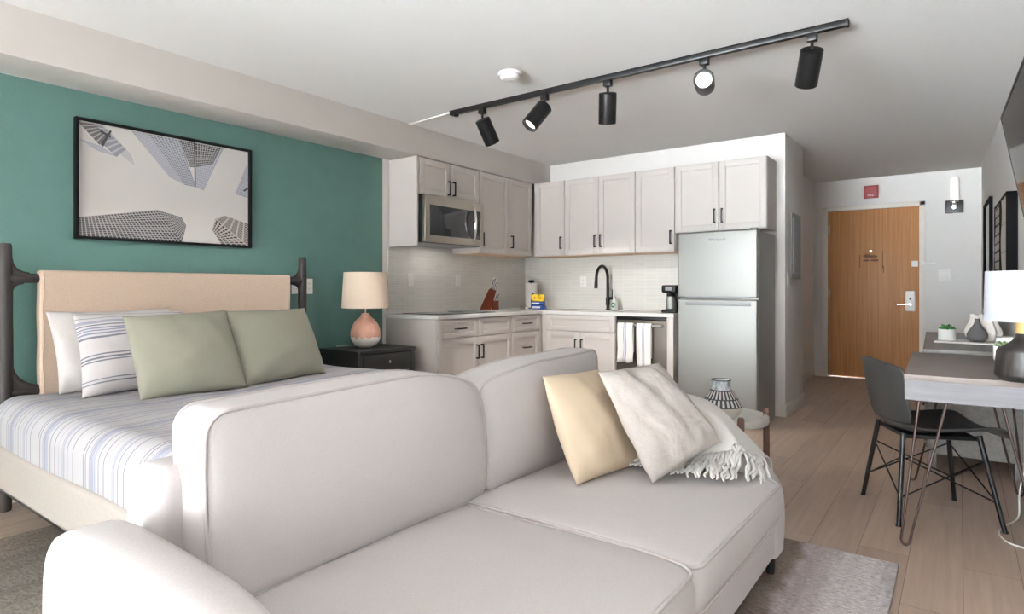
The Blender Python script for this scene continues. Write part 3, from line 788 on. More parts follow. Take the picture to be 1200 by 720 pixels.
# back run, front on y=5.415
D2 = YB-5.415-.008
def up(label, x0, x1, z0, doors, dd=D2):
    return unit('wall_cabinet', label, (x0, YB-.008, z0), 0, x1-x0, dd, ZT-z0, doors, under=z0 < 1.6, group=g1)
HH = ZT-ZU-.002
up('single-door wall cabinet on back wall, in the corner above paper towels', .352, .742, ZU, [(.03, .388, .002, HH, 'r', .13)])
up('two-door wall cabinet on back wall above the sink', .743, 1.539, ZU, [(.002, .398, .002, HH, 'r', .13), (.399, .795, .002, HH, 'l', .13)])
up('single-door wall cabinet on back wall above the coffee maker', 1.54, 1.936, ZU, [(.002, .394, .002, HH, 'r', .13)])
up('short two-door wall cabinet above the refrigerator', 1.937, 2.744, 1.65, [(.002, .402, .002, ZT-1.65-.002, 'r', .13), (.404, .805, .002, ZT-1.65-.002, 'l', .13)])
# base cabinets
ZB = .882
unit('base_cabinet', 'double-door base cabinet with two top drawers, nearest the nightstand', (.002, 3.635, 0), LW, 1.025, .62, ZB,
     [(.015, .53, .105, .712, 'r', -.13), (.531, 1.024, .105, .712, 'l', -.13)], [(.015, .53, .718, .876, True), (.531, 1.024, .718, .876, False)], group=g2, toe=.1)
unit('base_cabinet', 'narrow three-drawer base cabinet beside the inner corner', (.002, 4.661, 0), LW, .512, .62, ZB, (),
     [(.002, .473, .718, .876, True), (.002, .473, .408, .712, True), (.002, .473, .105, .402, True)], group=g2, toe=.1)
bx(.475, .512, -.62, -.60, .1, ZB).build('corner_filler', M['cab'], bpy.data.objects['base_cabinet.001'])
unit('base_cabinet', 'two-door sink base cabinet under the black faucet', (.625, YB-.002, 0), 0, .832, .598, .78+.102,
     [(.06, .445, .105, .712, 'r', -.13), (.446, .83, .105, .712, 'l', -.13)], [(.06, .83, .718, .876, False)], group=g2, toe=.1, open_top=.70)
t = thing('filler_panel', 'narrow tall beige panel between dishwasher and refrigerator', 'panel', (1.965, YB-.002, 0))
bx(0, .06, -.60, 0, 0, ZB, .002, 1).build('panel_board', M['cab'], t)
# worktop with sink cut-out
k = MB(); sx0, sx1, sy0, sy1 = .78, 1.36, 5.27, 5.62
z0, z1 = ZB, .914; yb_ = YB-.0085
k.box(.0085, .642, 3.62, 5.155, z0, z1, .004, 2)
for a in ((.0085, sx0, 5.155, yb_), (sx1, 2.028, 5.155, yb_), (sx0, sx1, 5.155, sy0), (sx0, sx1, sy1, yb_)): k.box(a[0], a[1], a[2], a[3], z0, z1)
tag(k.build('countertop', M['counter']), 'white L-shaped quartz countertop over the base cabinets', 'countertop')
t = thing('kitchen_sink', 'undermount steel sink sunk in the countertop before the faucet', 'sink', ((sx0+sx1)/2, (sy0+sy1)/2, .74))
a, b = (sx1-sx0)/2, (sy1-sy0)/2
k = MB().box(-a, a, -b, b, -.02, -.0).box(-a, -a+.004, -b, b, 0, .141).box(a-.004, a, -b, b, 0, .141).box(-a, a, -b, -b+.004, 0, .141).box(-a, a, b-.004, b, 0, .141)
k.build('basin', M['steel'], t)
k = MB(); k.lathe([(.045, 0), (.045, .003), (.03, .004), (.028, .001)], 24); k.build('drain', M['chrome'], t)
# faucet
t = thing('faucet', 'tall matte black pull-down gooseneck faucet at the sink', 'faucet', (1.115, 5.67, .914))
MB().lathe([(.028, 0), (.028, .006), (.022, .01)], 24).build('base', M['black'], t)
k = MB(); rr = .122
pts = [V((0, 0, .008)), V((0, 0, .2)), V((0, 0, .315))]+arc((0, -rr, .33), rr, 0, pi*1.0, 14, 'yz')[1:]+[V((0, -2*rr-.004, .30))]
k.tube(pts, .0155, 14); k.build('gooseneck', M['black'], t)
k = MB(); k.cyl((0, -2*rr-.002, .31), (0, -2*rr-.01, .225), .0165, .019, 16, bev=.003); k.build('spray_head', M['black'], t)
k = MB(); k.cyl((0, 0, .05), (0, 0, .13), .021, n=18, bev=.003); k.cyl((.0, 0, .12), (.052, 0, .12), .014, n=14); k.tube([(.05, 0, .115), (.052, -.002, .16), (.055, -.004, .215)], [.008, .006, .005], 8)
k.build('lever', M['black'], t)
t = thing('soap_bottle', 'clear dish soap bottle with green label beside the faucet', 'bottle', (1.215, 5.62, .914))
MB().lathe([(.026, 0), (.034, .004), (.036, .03), (.034, .08), (.024, .105), (.013, .115), (.0125, .125)], 24, fn=lambda r, z, a_: r*(1-.25*abs(sin(a_)))).build('bottle_body', mat('pale_soap', (222, 227, 220), .15), t)
MB().lathe([(.013, .122), (.013, .135), (.008, .14), (.007, .155)], 16).build('cap', M['plate'], t)
k = MB(); st = k.mark(); k.lathe([(.022, 0), (.021, .002)], 22); k.xf(M4.Translation((0, -.0255, .055)) @ M4.Rotation(pi/2, 4, 'X') @ M4.Diagonal((1, 1.25, 1, 1)), st); k.build('label', M['greenlabel'], t)
k = MB(); st = k.mark(); k.lathe([(.012, 0), (.011, .001)], 18); k.xf(M4.Translation((0, -.0272, .055)) @ M4.Rotation(pi/2, 4, 'X'), st); k.build('label_emblem', M['label'], t)
# coffee maker
t = thing('coffee_maker', 'small black coffee maker on counter against the refrigerator', 'coffee maker', (1.915, 5.42, .914))
bx(-.07, .07, -.10, .10, 0, .03, .008, 3).build('base', M['blackpl'], t)
bx(-.068, .068, .02, .10, .03, .19, .006, 2).build('rear_column', M['blackpl'], t)
bx(-.07, .07, -.10, .10, .185, .255, .014, 3).build('brew_head', M['blackpl'], t)
k = MB(); k.lathe([(.04, .033), (.047, .04), (.048, .10), (.04, .13), (.036, .15)], 24, (0, -.04, 0)); k.build('cup', M['steel'], t)
bx(-.03, .03, -.104, -.098, .205, .24, .002, 1).build('control_panel', M['panelgrey'], t)
MB().lathe([(.02, .15), (.026, .187)], 20, (0, -.04, 0)).build('spout', M['blackpl'], t)
# dishwasher
t = thing('dishwasher', 'slate steel dishwasher with dish towels over its bar handle', 'dishwasher', (1.46, 5.175, 0))
bx(.004, .500, .02, .55, .09, .872).build('tub', M['blackpl'], t)
bx(.004, .500, -.004, .02, .1, .845, .006, 2).build('door_panel', M['dwsteel'], t)
bx(.004, .500, .0, .02, .848, .874, .003, 1).build('control_strip', M['blackpl'], t)
k = MB(); k.box(.03, .474, -.055, -.04, .79, .812, .006, 2); k.box(.04, .06, -.045, 0, .793, .809); k.box(.444, .464, -.045, 0, .793, .809); k.build('bar_handle', M['steel'], t)
bx(.01, .494, .05, .07, 0, .09).build('toe_kick', M['blackpl'], t)
def towel(label, x0, x1, z_end, sd):
    rnd = random.Random(sd); n = 14
    o_ = []
    path = [(-.0375, z_end+.09)]+[(-.0375, z) for z in (.70, .76, .795)]+[(-.04, .815), (-.0475, .821), (-.058, .815), (-.0625, .795)]+[(-.064-.004*sin(i), .79-(.79-z_end)*i/8) for i in range(1, 9)]
    rows = []
    for y, z in path:
        f = min(1, max(0, (.8-z)*2.5))
        rows.append([(x0+(x1-x0)*j/n+.004*sin(z*22+sd)*f, y-(.006*sin(j*1.2+sd)+.004*sin(j*.5+z*9))*f*(1 if y < -.05 else -.3), z-.006*f*sin(j*.7+sd)) for j in range(n+1)])
    k = MB(); k.grid(rows, 0, lambda r, c: (c/n, r/10))
    ob = k.build('dish_towel', M['towel'], None, fixn=False)
    ob.location = (1.46, 5.175, 0)
    md = ob.modifiers.new('thickness', 'SOLIDIFY'); md.thickness = .003; md.offset = 0
    tag(ob, label, 'towel', 'striped towels on the dishwasher')
towel('white blue-striped towel hanging on the left of the dishwasher handle', .045, .20, .46, 1)
towel('white blue-striped towel hanging lower, right on the dishwasher handle', .235, .375, .42, 4)
# refrigerator
t = thing('refrigerator', 'stainless top-freezer refrigerator at the end of the kitchen', 'refrigerator', (2.095, 5.66, 0))
FW = .66
bx(0, FW, -.52, 0, .02, 1.605, .006, 2).build('cabinet_body', M['steel_side'], t)
o = bx(.002, FW-.002, -.58, -.525, 1.06, 1.615, .012, 3).build('freezer_door', M['steel'], t)
bx(.06, FW-.06, -.583, -.57, 1.062, 1.072, .002, 1).build('grip_edge', M['panelgrey'], o)
text('lettering', 'Whirlpool', .034, M4.Translation((FW*.51, -.5803, 1.545)) @ M4.Rotation(pi/2, 4, 'X'), M['letter'], o, .0003)
o = bx(.002, FW-.002, -.58, -.525, .05, 1.045, .012, 3).build('fridge_door', M['steel'], t)
bx(.07, FW-.05, -.584, -.578, .995, 1.028, .002, 1).build('pocket_handle', M['panelgrey'], o)
bx(.02, FW-.02, -.5, -.02, .0, .03).build('plinth', M['blackpl'], t)
k = MB().box(FW-.06, FW-.01, -.57, -.45, 1.604, 1.63, .004, 1).box(FW-.03, FW+.004, -.56, -.52, 1.045, 1.06); k.build('hinge_cover', M['steel_side'], t)
# microwave
t = thing('microwave', 'steel over-range microwave with black glass door and curved handle', 'microwave', (.008, 3.711, 1.535), LW)
bx(0, .785, -.365, 0, 0, .41, .003, 1).build('case', M['blackpl'], t)
d_ = bx(0, .785, -.402, -.367, .004, .41, .004, 2).build('door', M['nickel'], t)
bx(.055, .735, -.4055, -.398, .062, .325, .003, 1).build('glass_window', M['glassblk'], d_)
k = MB(); k.box(.19, .193, -.4062, -.4054, .065, .322); k.box(.232, .235, -.4062, -.4054, .065, .322); k.box(.59, .593, -.4062, -.4054, .065, .322); k.build('window_line', M['blackpl'], d_)
k = MB(); k.tube([V((.625-.02*sin(pi*i/14), -.402-.052*sin(pi*i/14)**.7, .03+.35*i/14)) for i in range(15)], [.009+.006*sin(pi*i/14) for i in range(15)], 12)
k.build('curved_handle', M['chrome'], d_)
k = MB()
for r_ in range(6):
    for c_ in range(2): k.box(.665+c_*.028, .685+c_*.028, -.4064, -.405, .10+r_*.03, .115+r_*.03)
k.build('keypad', M['blackpl'], d_)
k = MB().box(.02, .765, -.36, -.02, -.006, .0); k.build('vent_grille', M['panelgrey'], t)
L = bpy.data.lights.new('backsplash_fill', 'AREA'); L.shape = 'RECTANGLE'; L.size = .3; L.size_y = .08; L.energy = .45; L.color = (1, .96, .9)  # unseen fill light added under the microwave to brighten the backsplash
o = bpy.data.objects.new('backsplash_fill', L); COL.objects.link(o); o.parent = t; o.location = (.39, -.2, -.012)
# cooktop, knife block, paper towel, cleaning supplies
t = thing('cooktop', 'flat dark glass cooktop set on the counter below the microwave', 'cooktop', (.34, 4.12, .9145))
bx(-.25, .22, -.37, .37, 0, .006, .003, 2).build('glass_plate', M['glassblk'], t)
for (x, y, r_) in ((-.12, -.19, .09), (.1, -.19, .075), (-.12, .19, .075), (.1, .19, .09)):
    k = MB(); k.tube([(x+r_*cos(a_), y+r_*sin(a_), .0062) for a_ in [2*pi*i/40 for i in range(40)]], .0012, 5, True); k.build('burner_ring', M['panelgrey'], t)
t = thing('knife_block', 'slanted reddish wood knife block with silver-handled knives', 'knife block', (.23, 4.80, .9145), R(-50))
k = MB().prism([(-.09, .012), (.02, .012), (.075, .20), (.02, .225), (.0, .215)], -.055, .055, 'x')
# profile in (y,z): block leans towards +y
k.build('block', M['walnut'], t)
k = MB().box(-.05, .05, .03, .10, .012, .10, .003, 1); k.build('steak_block', M['walnut'], t)
k = MB()
for (x, y) in ((-.045, -.07), (.045, -.07), (-.045, .08), (.045, .08)): k.cyl((x, y, 0), (x, y, .014), .009, n=10)
k.build('foot', M['chrome'], t)
ax = V((0, .26, .97)).normalized()
def knife(p, L_, w_, par):
    p = V(p); side = V((1, 0, 0)); st = M4.Translation(p) @ V((0, 0, 1)).rotation_difference(ax).to_matrix().to_4x4()
    k = MB().box(-w_, w_, -.011, .011, -.02, L_, .005, 2).xf(st); h = k.build('knife_handle', M['blackpl'], par)
    k = MB().box(-w_-.0006, w_+.0006, -.0018, .0018, -.02, L_-.002).box(-w_*.99, w_*.99, -.0105, .0105, L_-.012, L_+.001, .003, 1).box(-w_*.99, w_*.99, -.0105, .0105, -.02, .002); k.xf(st); k.build('handle_steel', M['chrome'], h)
for i, (x, y, z, L_) in enumerate(((-.04, .03, .215, .125), (-.013, .03, .215, .12), (.013, .03, .215, .105), (.04, .03, .215, .115), (-.028, .058, .202, .085), (0, .058, .202, .09), (.028, .058, .202, .1))):
    knife((x, y, z), L_, .008, t)
for i in range(6): knife((-.04+.016*i, .072, .098), .085, .0055, t)
t = thing('paper_towel_holder', 'paper towel roll on black holder in the counter corner', 'paper towel', (.235, 5.55, .9145))
k = MB().lathe([(.075, 0), (.075, .008), (.02, .012)], 28); k.cyl((0, 0, .01), (0, 0, .30), .008, n=12); k.build('holder', M['black'], t)
MB().lathe([(.064, .014), (.066, .016), (.066, .276), (.064, .278), (.022, .278), (.022, .27)], 32).build('paper_roll', M['paper'], t)
MB().lathe([(.008, .285), (.03, .29), (.04, .302), (.03, .314), (.006, .318)], 24).build('finial', M['blackpl'], t)
tag(bx(.17, .25, 5.42, 5.455, .9145, .945, .006, 2).build('scouring_sponge', M['sponge']), 'grey-green scouring sponge lying in front of the paper towels', 'sponge')
tag(bx(.265, .295, 5.385, 5.415, .9145, .938, .006, 2).build('dishwasher_tablet', M['label']), 'tiny white block beside the blue packets', 'tablet')
def packet(label, x, y, z, rz, sx, sy, sz):
    t = thing('detergent_packet', label, 'packet', (x, y, z), rz, 'blue packets in the counter corner')
    MB().rbox((0, 0, sz/2), (sx, sy, sz/2), sz*.45, 4).build('wrapper', M['blue'], t)
    bx(-sx*.75, sx*.55, -sy-.0015, -sy+.01, sz*.28, sz*.74, .0015, 1).build('label_strip', M['label'], t)
packet('blue packet with white label, lower of the two stacked', .405, 5.44, .9145, .15, .075, .05, .042)
packet('blue packet with white label, upper of the two stacked', .395, 5.445, .957, .1, .072, .048, .040)
def ylw(label, x, rz):
    t = thing('scrub_sponge_pack', label, 'sponge pack', (x, 5.445, .997), rz, 'yellow packs on the blue packets')
    k = MB(); st = k.mark(); k.rbox((0, 0, .0), (.036, .014, .040), .014, 4); k.xf(M4.Translation((0, 0, .039)) @ M4.Rotation(R(-14), 4, 'X'), st); k.build('wrapper', M['yellow'], t)
    k = MB(); st = k.mark(); k.lathe([(.018, 0), (.017, .0012)], 18); k.xf(M4.Translation((0, -.0155, .039)) @ M4.Rotation(pi/2-R(14), 4, 'X'), st); k.build('round_label', mat('amber_label', (214, 152, 34), .5), t)
ylw('yellow pack standing on the blue packets, beside the clear bottle', .358, .25)
ylw('yellow pack standing on the blue packets, nearer the sink', .437, -.1)
t = thing('spray_bottle', 'small blue bottle with black cap before the paper towel roll', 'bottle', (.315, 5.462, .9145))
MB().lathe([(.02, 0), (.023, .004), (.023, .09), (.012, .115), (.010, .125)], 20).build('bottle_body', M['blue'], t)
MB().lathe([(.012, .122), (.012, .14), (.009, .143)], 16).build('collar', M['label'], t)
MB().lathe([(.012, .142), (.013, .146), (.013, .168), (.010, .171)], 16).build('cap', M['blackpl'], t)
t = thing('clear_bottle', 'clear plastic bottle behind the yellow packs', 'bottle', (.395, 5.535, .9145))
MB().lathe([(.026, 0), (.029, .004), (.029, .10), (.014, .13), (.012, .142)], 22).build('bottle_body', M['clear'], t)
MB().lathe([(.0135, .14), (.0135, .158), (.011, .16)], 16).build('cap', M['plate'], t)
# ------------------------------------------------------------------ bed
t = thing('bed', 'queen bed with dark wood posts and linen slip headboard', 'bed', (0, 1.835, 0))
def posts(sg):
    y = sg*.872; k = MB(); x = .13
    k.tube([(x, y, .0), (x, y, .012), (x, y, .3), (x, y, .6), (x, y, 1.0), (x, y, 1.20), (x, y, 1.358), (x, y, 1.37)], [.024, .027, .030, .035, .031, .032, .027, .022], 20)
    k.build('headboard_post', M['darkwood'], t)
    for zc in (1.192, .60):
        j = MB()
        j.tube([(x, y, zc), (x, y-sg*.06, zc), (x, y-sg*.2, zc), (x, y-sg*.3, zc)], [.03, .026, .022, .021], 14)
        for s2 in (1, -1):
            if zc < 1 and s2 < 0: continue
            r_ = .085 if s2 > 0 else .06
            if zc < 1: r_ = .14
            a_c = [(y-sg*(.012+r_-r_*cos(pi/2*i/12)), zc+s2*(.012+r_-r_*sin(pi/2*i/12))) for i in range(13)]
            j.tube([V((x, p, q)) for p, q in a_c], [.020]*13, 12)
            j.prism([(y, zc)]+[(y, a_c[0][1])]+a_c+[(a_c[-1][0], zc)], x-.018, x+.018, 'x')
        j.build('rail_joint', M['darkwood'], t)
posts(-1); posts(1)
for z in (1.192, .60): MB().tube([(.13, -.6, z), (.13, .6, z)], .021, 14).build('cross_rail', M['darkwood'], t)
k = MB(); k.rbox((.13, .01, .80), (.034, .745, .436), .016, 4, 20, fn=lambda p: V((p.x+.0015*sin(9*p.z+5*p.y), p.y+.0015*sin(p.z*23), p.z)))
hb = k.build('headboard_slip', M['linen'], t)
k = MB()
for y in (-.722, .742): k.tube([(.166, y+.003*sin(z*23), z) for z in [.4+.82*i/30 for i in range(31)]], .0025, 6)
k.build('slip_seam', M['linen'], hb)
k = MB(); k.rbox((1.23, -.935, .285), (1.09, .03, .103), .026, 5, 8); k.build('side_rail', M['rail_fab'], t)
k = MB(); k.rbox((1.23, .935, .285), (1.09, .03, .103), .026, 5, 8); k.build('side_rail', M['rail_fab'], t)
k = MB(); k.rbox((2.30, 0, .285), (.03, .965, .103), .026, 5, 8); k.build('foot_rail', M['rail_fab'], t)
bx(.18, 2.26, -.9, .9, .16, .18).build('slat_base', M['blackwood'], t)
k = MB().box(.16, 2.28, -.945, -.925, .165, .185); k.build('metal_edge', M['black'], t)
bx(.17, 2.265, -.90, .90, .19, .383, .03, 3).build('mattress', M['wht_fab'], t)
for (x, y) in ((2.2, -.86), (2.2, .86), (1.2, 0)): MB().cyl((x, y, .0135), (x, y, .165), .022, .026, 14).build('leg', M['black'], t)
def qd(p):
    up = p.z > .09
    y = p.y+.006*sin(5*p.x)*(1 if abs(p.y) > .8 else 0)
    if p.z < -.0465: return V((p.x, y, -.0465))
    z = p.z+max(0, p.z)*.02*sin(2.1*p.x+1)
    if up: z += .004*sin(6*p.x+3*p.y)+.003*sin(17*p.y-4*p.x)
    return V((p.x, y, z))
k = MB(); k.rbox((1.22, 1.835, .4355), (1.07, .955, .167), .11, 10, 50, fn=qd)
tag(k.build('striped_quilt', M['quilt']), 'white quilt with blue and grey woven stripes spread over the bed', 'quilt')
gp = 'pillows on the bed'
def bed_pillow(name, label, corners, thick, m, seed, uvs=(1, 1), pinch=.05, wr=.004, sag=.15, n=26):
    k, nn = pillow(corners, thick, n, pinch, wr, seed, sag, uvs)
    tag(k.build(name, m, None, weld=True, sharp=180), label, 'pillow', gp)
bed_pillow('pillow', 'white pillow leaning on headboard, left behind the striped pillow', [(.37, 1.12, .60), (.37, 1.72, .60), (.24, 1.72, 1.02), (.24, 1.10, 1.02)], .17, M['wht_fab'], 3, wr=.004)
bed_pillow('pillow', 'white pillow mostly hidden behind the two sage pillows', [(.37, 1.70, .60), (.37, 2.50, .60), (.24, 2.45, 1.0), (.24, 1.62, .985)], .17, M['wht_fab'], 5, wr=.004)
bed_pillow('pillow', 'white pillow with blue and grey stripes, left of sage pillow', [(.63, 1.135, .605), (.61, 1.72, .605), (.42, 1.70, 1.01), (.42, 1.16, 1.015)], .20, M['pstripe'], 8, wr=.003)
bed_pillow('pillow', 'sage green square pillow beside the striped pillow, larger in view', [(.90, 1.285, .602), (.95, 1.805, .602), (.70, 1.815, 1.015), (.70, 1.285, 1.0)], .20, M['sage'], 11, pinch=.022, wr=.002)
bed_pillow('pillow', 'sage green square pillow nearest the nightstand', [(.92, 1.80, .602), (.80, 2.42, .60), (.60, 2.40, 1.01), (.685, 1.79, 1.01)], .20, M['sage'], 14, pinch=.03, wr=.002)

# ------------------------------------------------------------------ nightstand and lamp
t = thing('nightstand', 'black oak nightstand with one drawer between bed and kitchen', 'nightstand', (.02, 2.92, 0))
w_, d_, h_ = .58, .49, .67          # along y, along x, height
bx(0, d_, 0, w_, h_-.028, h_, .004, 2).build('top', M['blackwood'], t)
for (x, y) in ((.004, .004), (d_-.044, .004), (.004, w_-.044), (d_-.044, w_-.044)): bx(x, x+.04, y, y+.04, 0, h_-.028, .003, 1).build('leg', M['blackwood'], t)
bx(.04, d_-.04, .01, .03, .47, h_-.028).build('side_panel', M['blackwood'], t); bx(.04, d_-.04, w_-.03, w_-.01, .47, h_-.028).build('side_panel', M['blackwood'], t)
bx(.008, .02, .04, w_-.04, .2, h_-.028).build('back_panel', M['blackwood'], t)
k = MB().box(d_-.03, d_-.006, .044, w_-.044, .465, .49).box(.04, d_-.03, .03, w_-.03, .465, .48); k.build('drawer_rail', M['blackwood'], t)
o = bx(d_-.026, d_-.004, .048, w_-.048, .496, h_-.034, .003, 1).build('drawer', M['blackwood'], t)
k = MB(); k.cyl((d_-.004, w_/2, .575), (d_+.014, w_/2, .575), .006, n=10); k.cyl((d_+.01, w_/2, .575), (d_+.022, w_/2, .575), .012, n=16, bev=.003); k.build('knob', M['chrome'], o)
bx(.02, d_-.02, .03, w_-.03, .14, .165, .003, 1).build('shelf', M['blackwood'], t)

t = thing('table_lamp', 'table lamp with blush and white ceramic base on nightstand', 'lamp', (.27, 3.185, .67))
body = [(.045, 0), (.052, .004), (.085, .022), (.108, .055), (.118, .10), (.113, .145), (.095, .19), (.065, .225), (.042, .243), (.036, .252), (.036, .268), (.028, .272)]
import bisect
zs = [0, .004, .012, .022, .036, .052, .068, .084, .1, .118, .136, .154, .172, .19, .206, .22, .232, .243, .252, .268, .272]
def bz(z):
    for (r0, z0), (r1, z1) in zip(body, body[1:]):
        if z0 <= z <= z1: f = (z-z0)/(z1-z0+1e-9); return r0+(r1-r0)*f
    return body[-1][0]
low = MB(); n = 96
prof = [(0 if False else .045, 0)]
edge = [.085+.008*sin(i*.9)+.006*sin(i*2.3+1)+.004*sin(i*5.1) for i in range(n)]
edge = [.5*edge[i]+.25*edge[i-1]+.25*edge[(i+1) % n] for i in range(n)]
def split(lower):
    k = MB(); b = 0; m = 12
    for j in range(m+1):
        for i in range(n):
            e = edge[i]; z = e*j/m if lower else e+(.272-e)*j/m
            rr = bz(z); a_ = 2*pi*i/n
            k.v.append(V((rr*cos(a_), rr*sin(a_), z)))
    for j in range(m):
        for i in range(n): k.face((j*n+i, j*n+(i+1) % n, (j+1)*n+(i+1) % n, (j+1)*n+i))
    k.face(range(n) if lower else [m*n+i for i in range(n)])
    return k
split(True).build('white_glazed_base', M['wglaze'], t, fixn=True); split(False).build('blush_glazed_body', M['terracotta'], t, fixn=True)
MB().cyl((0, 0, .27), (0, 0, .42), .007, n=12).build('stem', M['nickel'], t)
def drum(r0, r1, z0, z1, th=.003):
    return MB().lathe([(r0, z0), (r1, z1), (r1-th, z1), (r0-th, z0), (r0, z0)], 48, cap=False)
s_ = drum(.185, .168, .315, .595).build('lamp_shade', M['shade'], t)
k = MB()
for a_ in (0, 2*pi/3, 4*pi/3): k.tube([(0, 0, .58), (.166*cos(a_), .166*sin(a_), .585)], .002, 6)
k.cyl((0, 0, .40), (0, 0, .585), .004, n=8); k.build('shade_fitter', M['nickel'], s_)
k = MB(); k.lathe([(.012, .40), (.014, .42), (.028, .46), (.03, .48), (.02, .505), (.004, .515)], 20); k.build('bulb', M['wglaze'], t)
k = MB().tube([(-.045, .02, .006), (-.12, .0, .004), (-.2, -.06, .004), (-.235, -.10, .004)], .003, 6)
k.build('power_cord', M['plate'], t)

# ------------------------------------------------------------------ rug and sofa
k = MB(); k.rbox((0, 0, .006), (1.64, 1.66, .006), .005, 2, 2)
o = k.build('area_rug', M['rug']); o.location = (2.22, 1.28, .001)
tag(o, 'large distressed grey area rug under the sofa and bed foot', 'rug')

t = thing('sofa', 'cream upholstered two-seat sofa with loose back cushions', 'sofa', (0, 0, .013))
def sp(name, k, m=M['sofa'], par=None, **kw): return k.build(name, m, par or t, **kw)
k = MB(); k.rbox((2.99, 1.49, .185), (.505, 1.06, .085), .02, 4, 6); sp('base', k)
k = MB(); k.rbox((2.535, 1.515, .41), (.085, .905, .30), .05, 6, 10, fn=lambda p: V((p.x, p.y, p.z+.004*sin(6*p.y)))); sp('back', k)
def arm(yc, hy):
    """English-style arm: flat on top, rolling down to the front; pillowy across"""
    top = [(2.532, .30), (2.53, .48), (2.545, .575), (2.59, .628), (2.68, .645), (2.85, .647), (3.04, .642), (3.15, .628), (3.23, .60), (3.30, .552), (3.36, .492), (3.42, .43), (3.47, .383), (3.498, .32), (3.505, .22), (3.50, .12)]
    P = [(p.x, p.y) for p in catmull([(a_, b_, 0) for a_, b_ in top], 8)]
    a0, b0 = P[-1]; P += [(a0+(2.53-a0)*i/6, .10) for i in range(7)]+[(2.53, .17), (2.53, .24)]
    cx, cz = 2.98, .3; n = len(P); k = MB()
    S = [(-1, .0), (-1, .86), (-.985, .915), (-.93, .955), (-.8, .985), (-.55, 1), (0, 1.004), (.55, 1), (.8, .985), (.93, .955), (.985, .915), (1, .86), (1, 0)]
    for sy, sc_ in S:
        for x, z in P:
            dx, dz = x-cx, z-cz
            L_ = sqrt(dx*dx+dz*dz); f = (L_-(1-sc_)*.42)/L_ if sc_ > 0 else .01
            zz = cz+dz*f if z > .11 else z
            k.v.append(V((cx+dx*f, yc+sy*hy, zz)))
    for j in range(len(S)-1):
        for i in range(n):
            i2 = (i+1) % n
            k.face((j*n+i, j*n+i2, (j+1)*n+i2, (j+1)*n+i))
    k.face(range(n)); k.face([(len(S)-1)*n+i for i in range(n)])
    return k
sp('arm', arm(.493, .067), sharp=60); sp('arm', arm(2.515, .09), sharp=60)
def seat(yc, hy, sd):
    def D(p):
        z = p.z+.006*sin(3.1*p.x+sd)+.005*sin(4.3*p.y+2*sd)
        f = min(1, max(0, (p.x-.25)/.15)); z -= .012*f*f*(1 if p.z > 0 else .3)
        return V((3.105+p.x, yc+p.y, .345+z))
    a_, b_ = cushion(.83, 2*hy, .13, .05, .022, .01, D, .0055)
    o = sp('seat_cushion', a_, sharp=180); sp('piping', b_, M['sofa_pipe'], o, sharp=180)
seat(1.05, .477, .4); seat(1.985, .452, 1.9)
def back(yc, hw_, hh_, sd, slouch, lslouch=0.0):
    def D(p):
        zt = (p.y+hh_)/(2*hh_)
        x = 2.672-.03*zt+p.z+.008*sin(5*p.x+sd)*zt
        x += .020*sin(3.4*p.x+sd)*sin(pi*zt)*(1 if p.z > 0 else 0)
        z = .635+p.y
        f = max(0, (p.x-hw_*.3)/(hw_*.7)); z -= slouch*f*f*zt
        g = max(0, (-p.x-hw_*.1)/(hw_*.9)); z -= lslouch*g**1.5*zt
        z += .008*sin(4.2*p.x+sd*2)*zt
        y = yc+p.x
        return V((x, y, z))
    a_, b_ = cushion(2*hw_, 2*hh_, .15, .055, .034, .012, D, .0055)
    o = sp('back_cushion', a_, sharp=180); sp('piping', b_, M['sofa_pipe'], o, sharp=180)
back(1.152, .468, .218, .3, .07); back(2.056, .434, .212, 2.2, .0, .06)
for (x, y) in ((3.455, .5), (3.455, 2.545), (2.55, .5), (2.55, 2.5)):
    k = MB().cyl((x, y, 0), (x, y, .11), .017, .024, 14); sp('leg', k, M['black'])

def sofa_pillow(label, corners, thick, m, seed, wr, pinch=.06, sag=.15):
    k, nn = pillow(corners, thick, 30, pinch, wr, seed, sag)
    tag(k.build('throw_pillow', m, None, weld=True, sharp=180), label, 'pillow', 'throw pillows on the sofa')
sofa_pillow('smooth cream yellow throw pillow on the sofa', [(2.99, 1.83, .455), (3.055, 2.215, .455), (2.84, 2.27, .80), (2.82, 1.87, .815)], .16, M['cream'], 21, .0015, .02)
sofa_pillow('wrinkled oatmeal linen throw pillow by the fringed throw', [(3.20, 1.99, .46), (3.34, 2.30, .565), (3.07, 2.36, .835), (2.965, 2.03, .825)], .15, M['oatmeal'], 33, .004, .02)

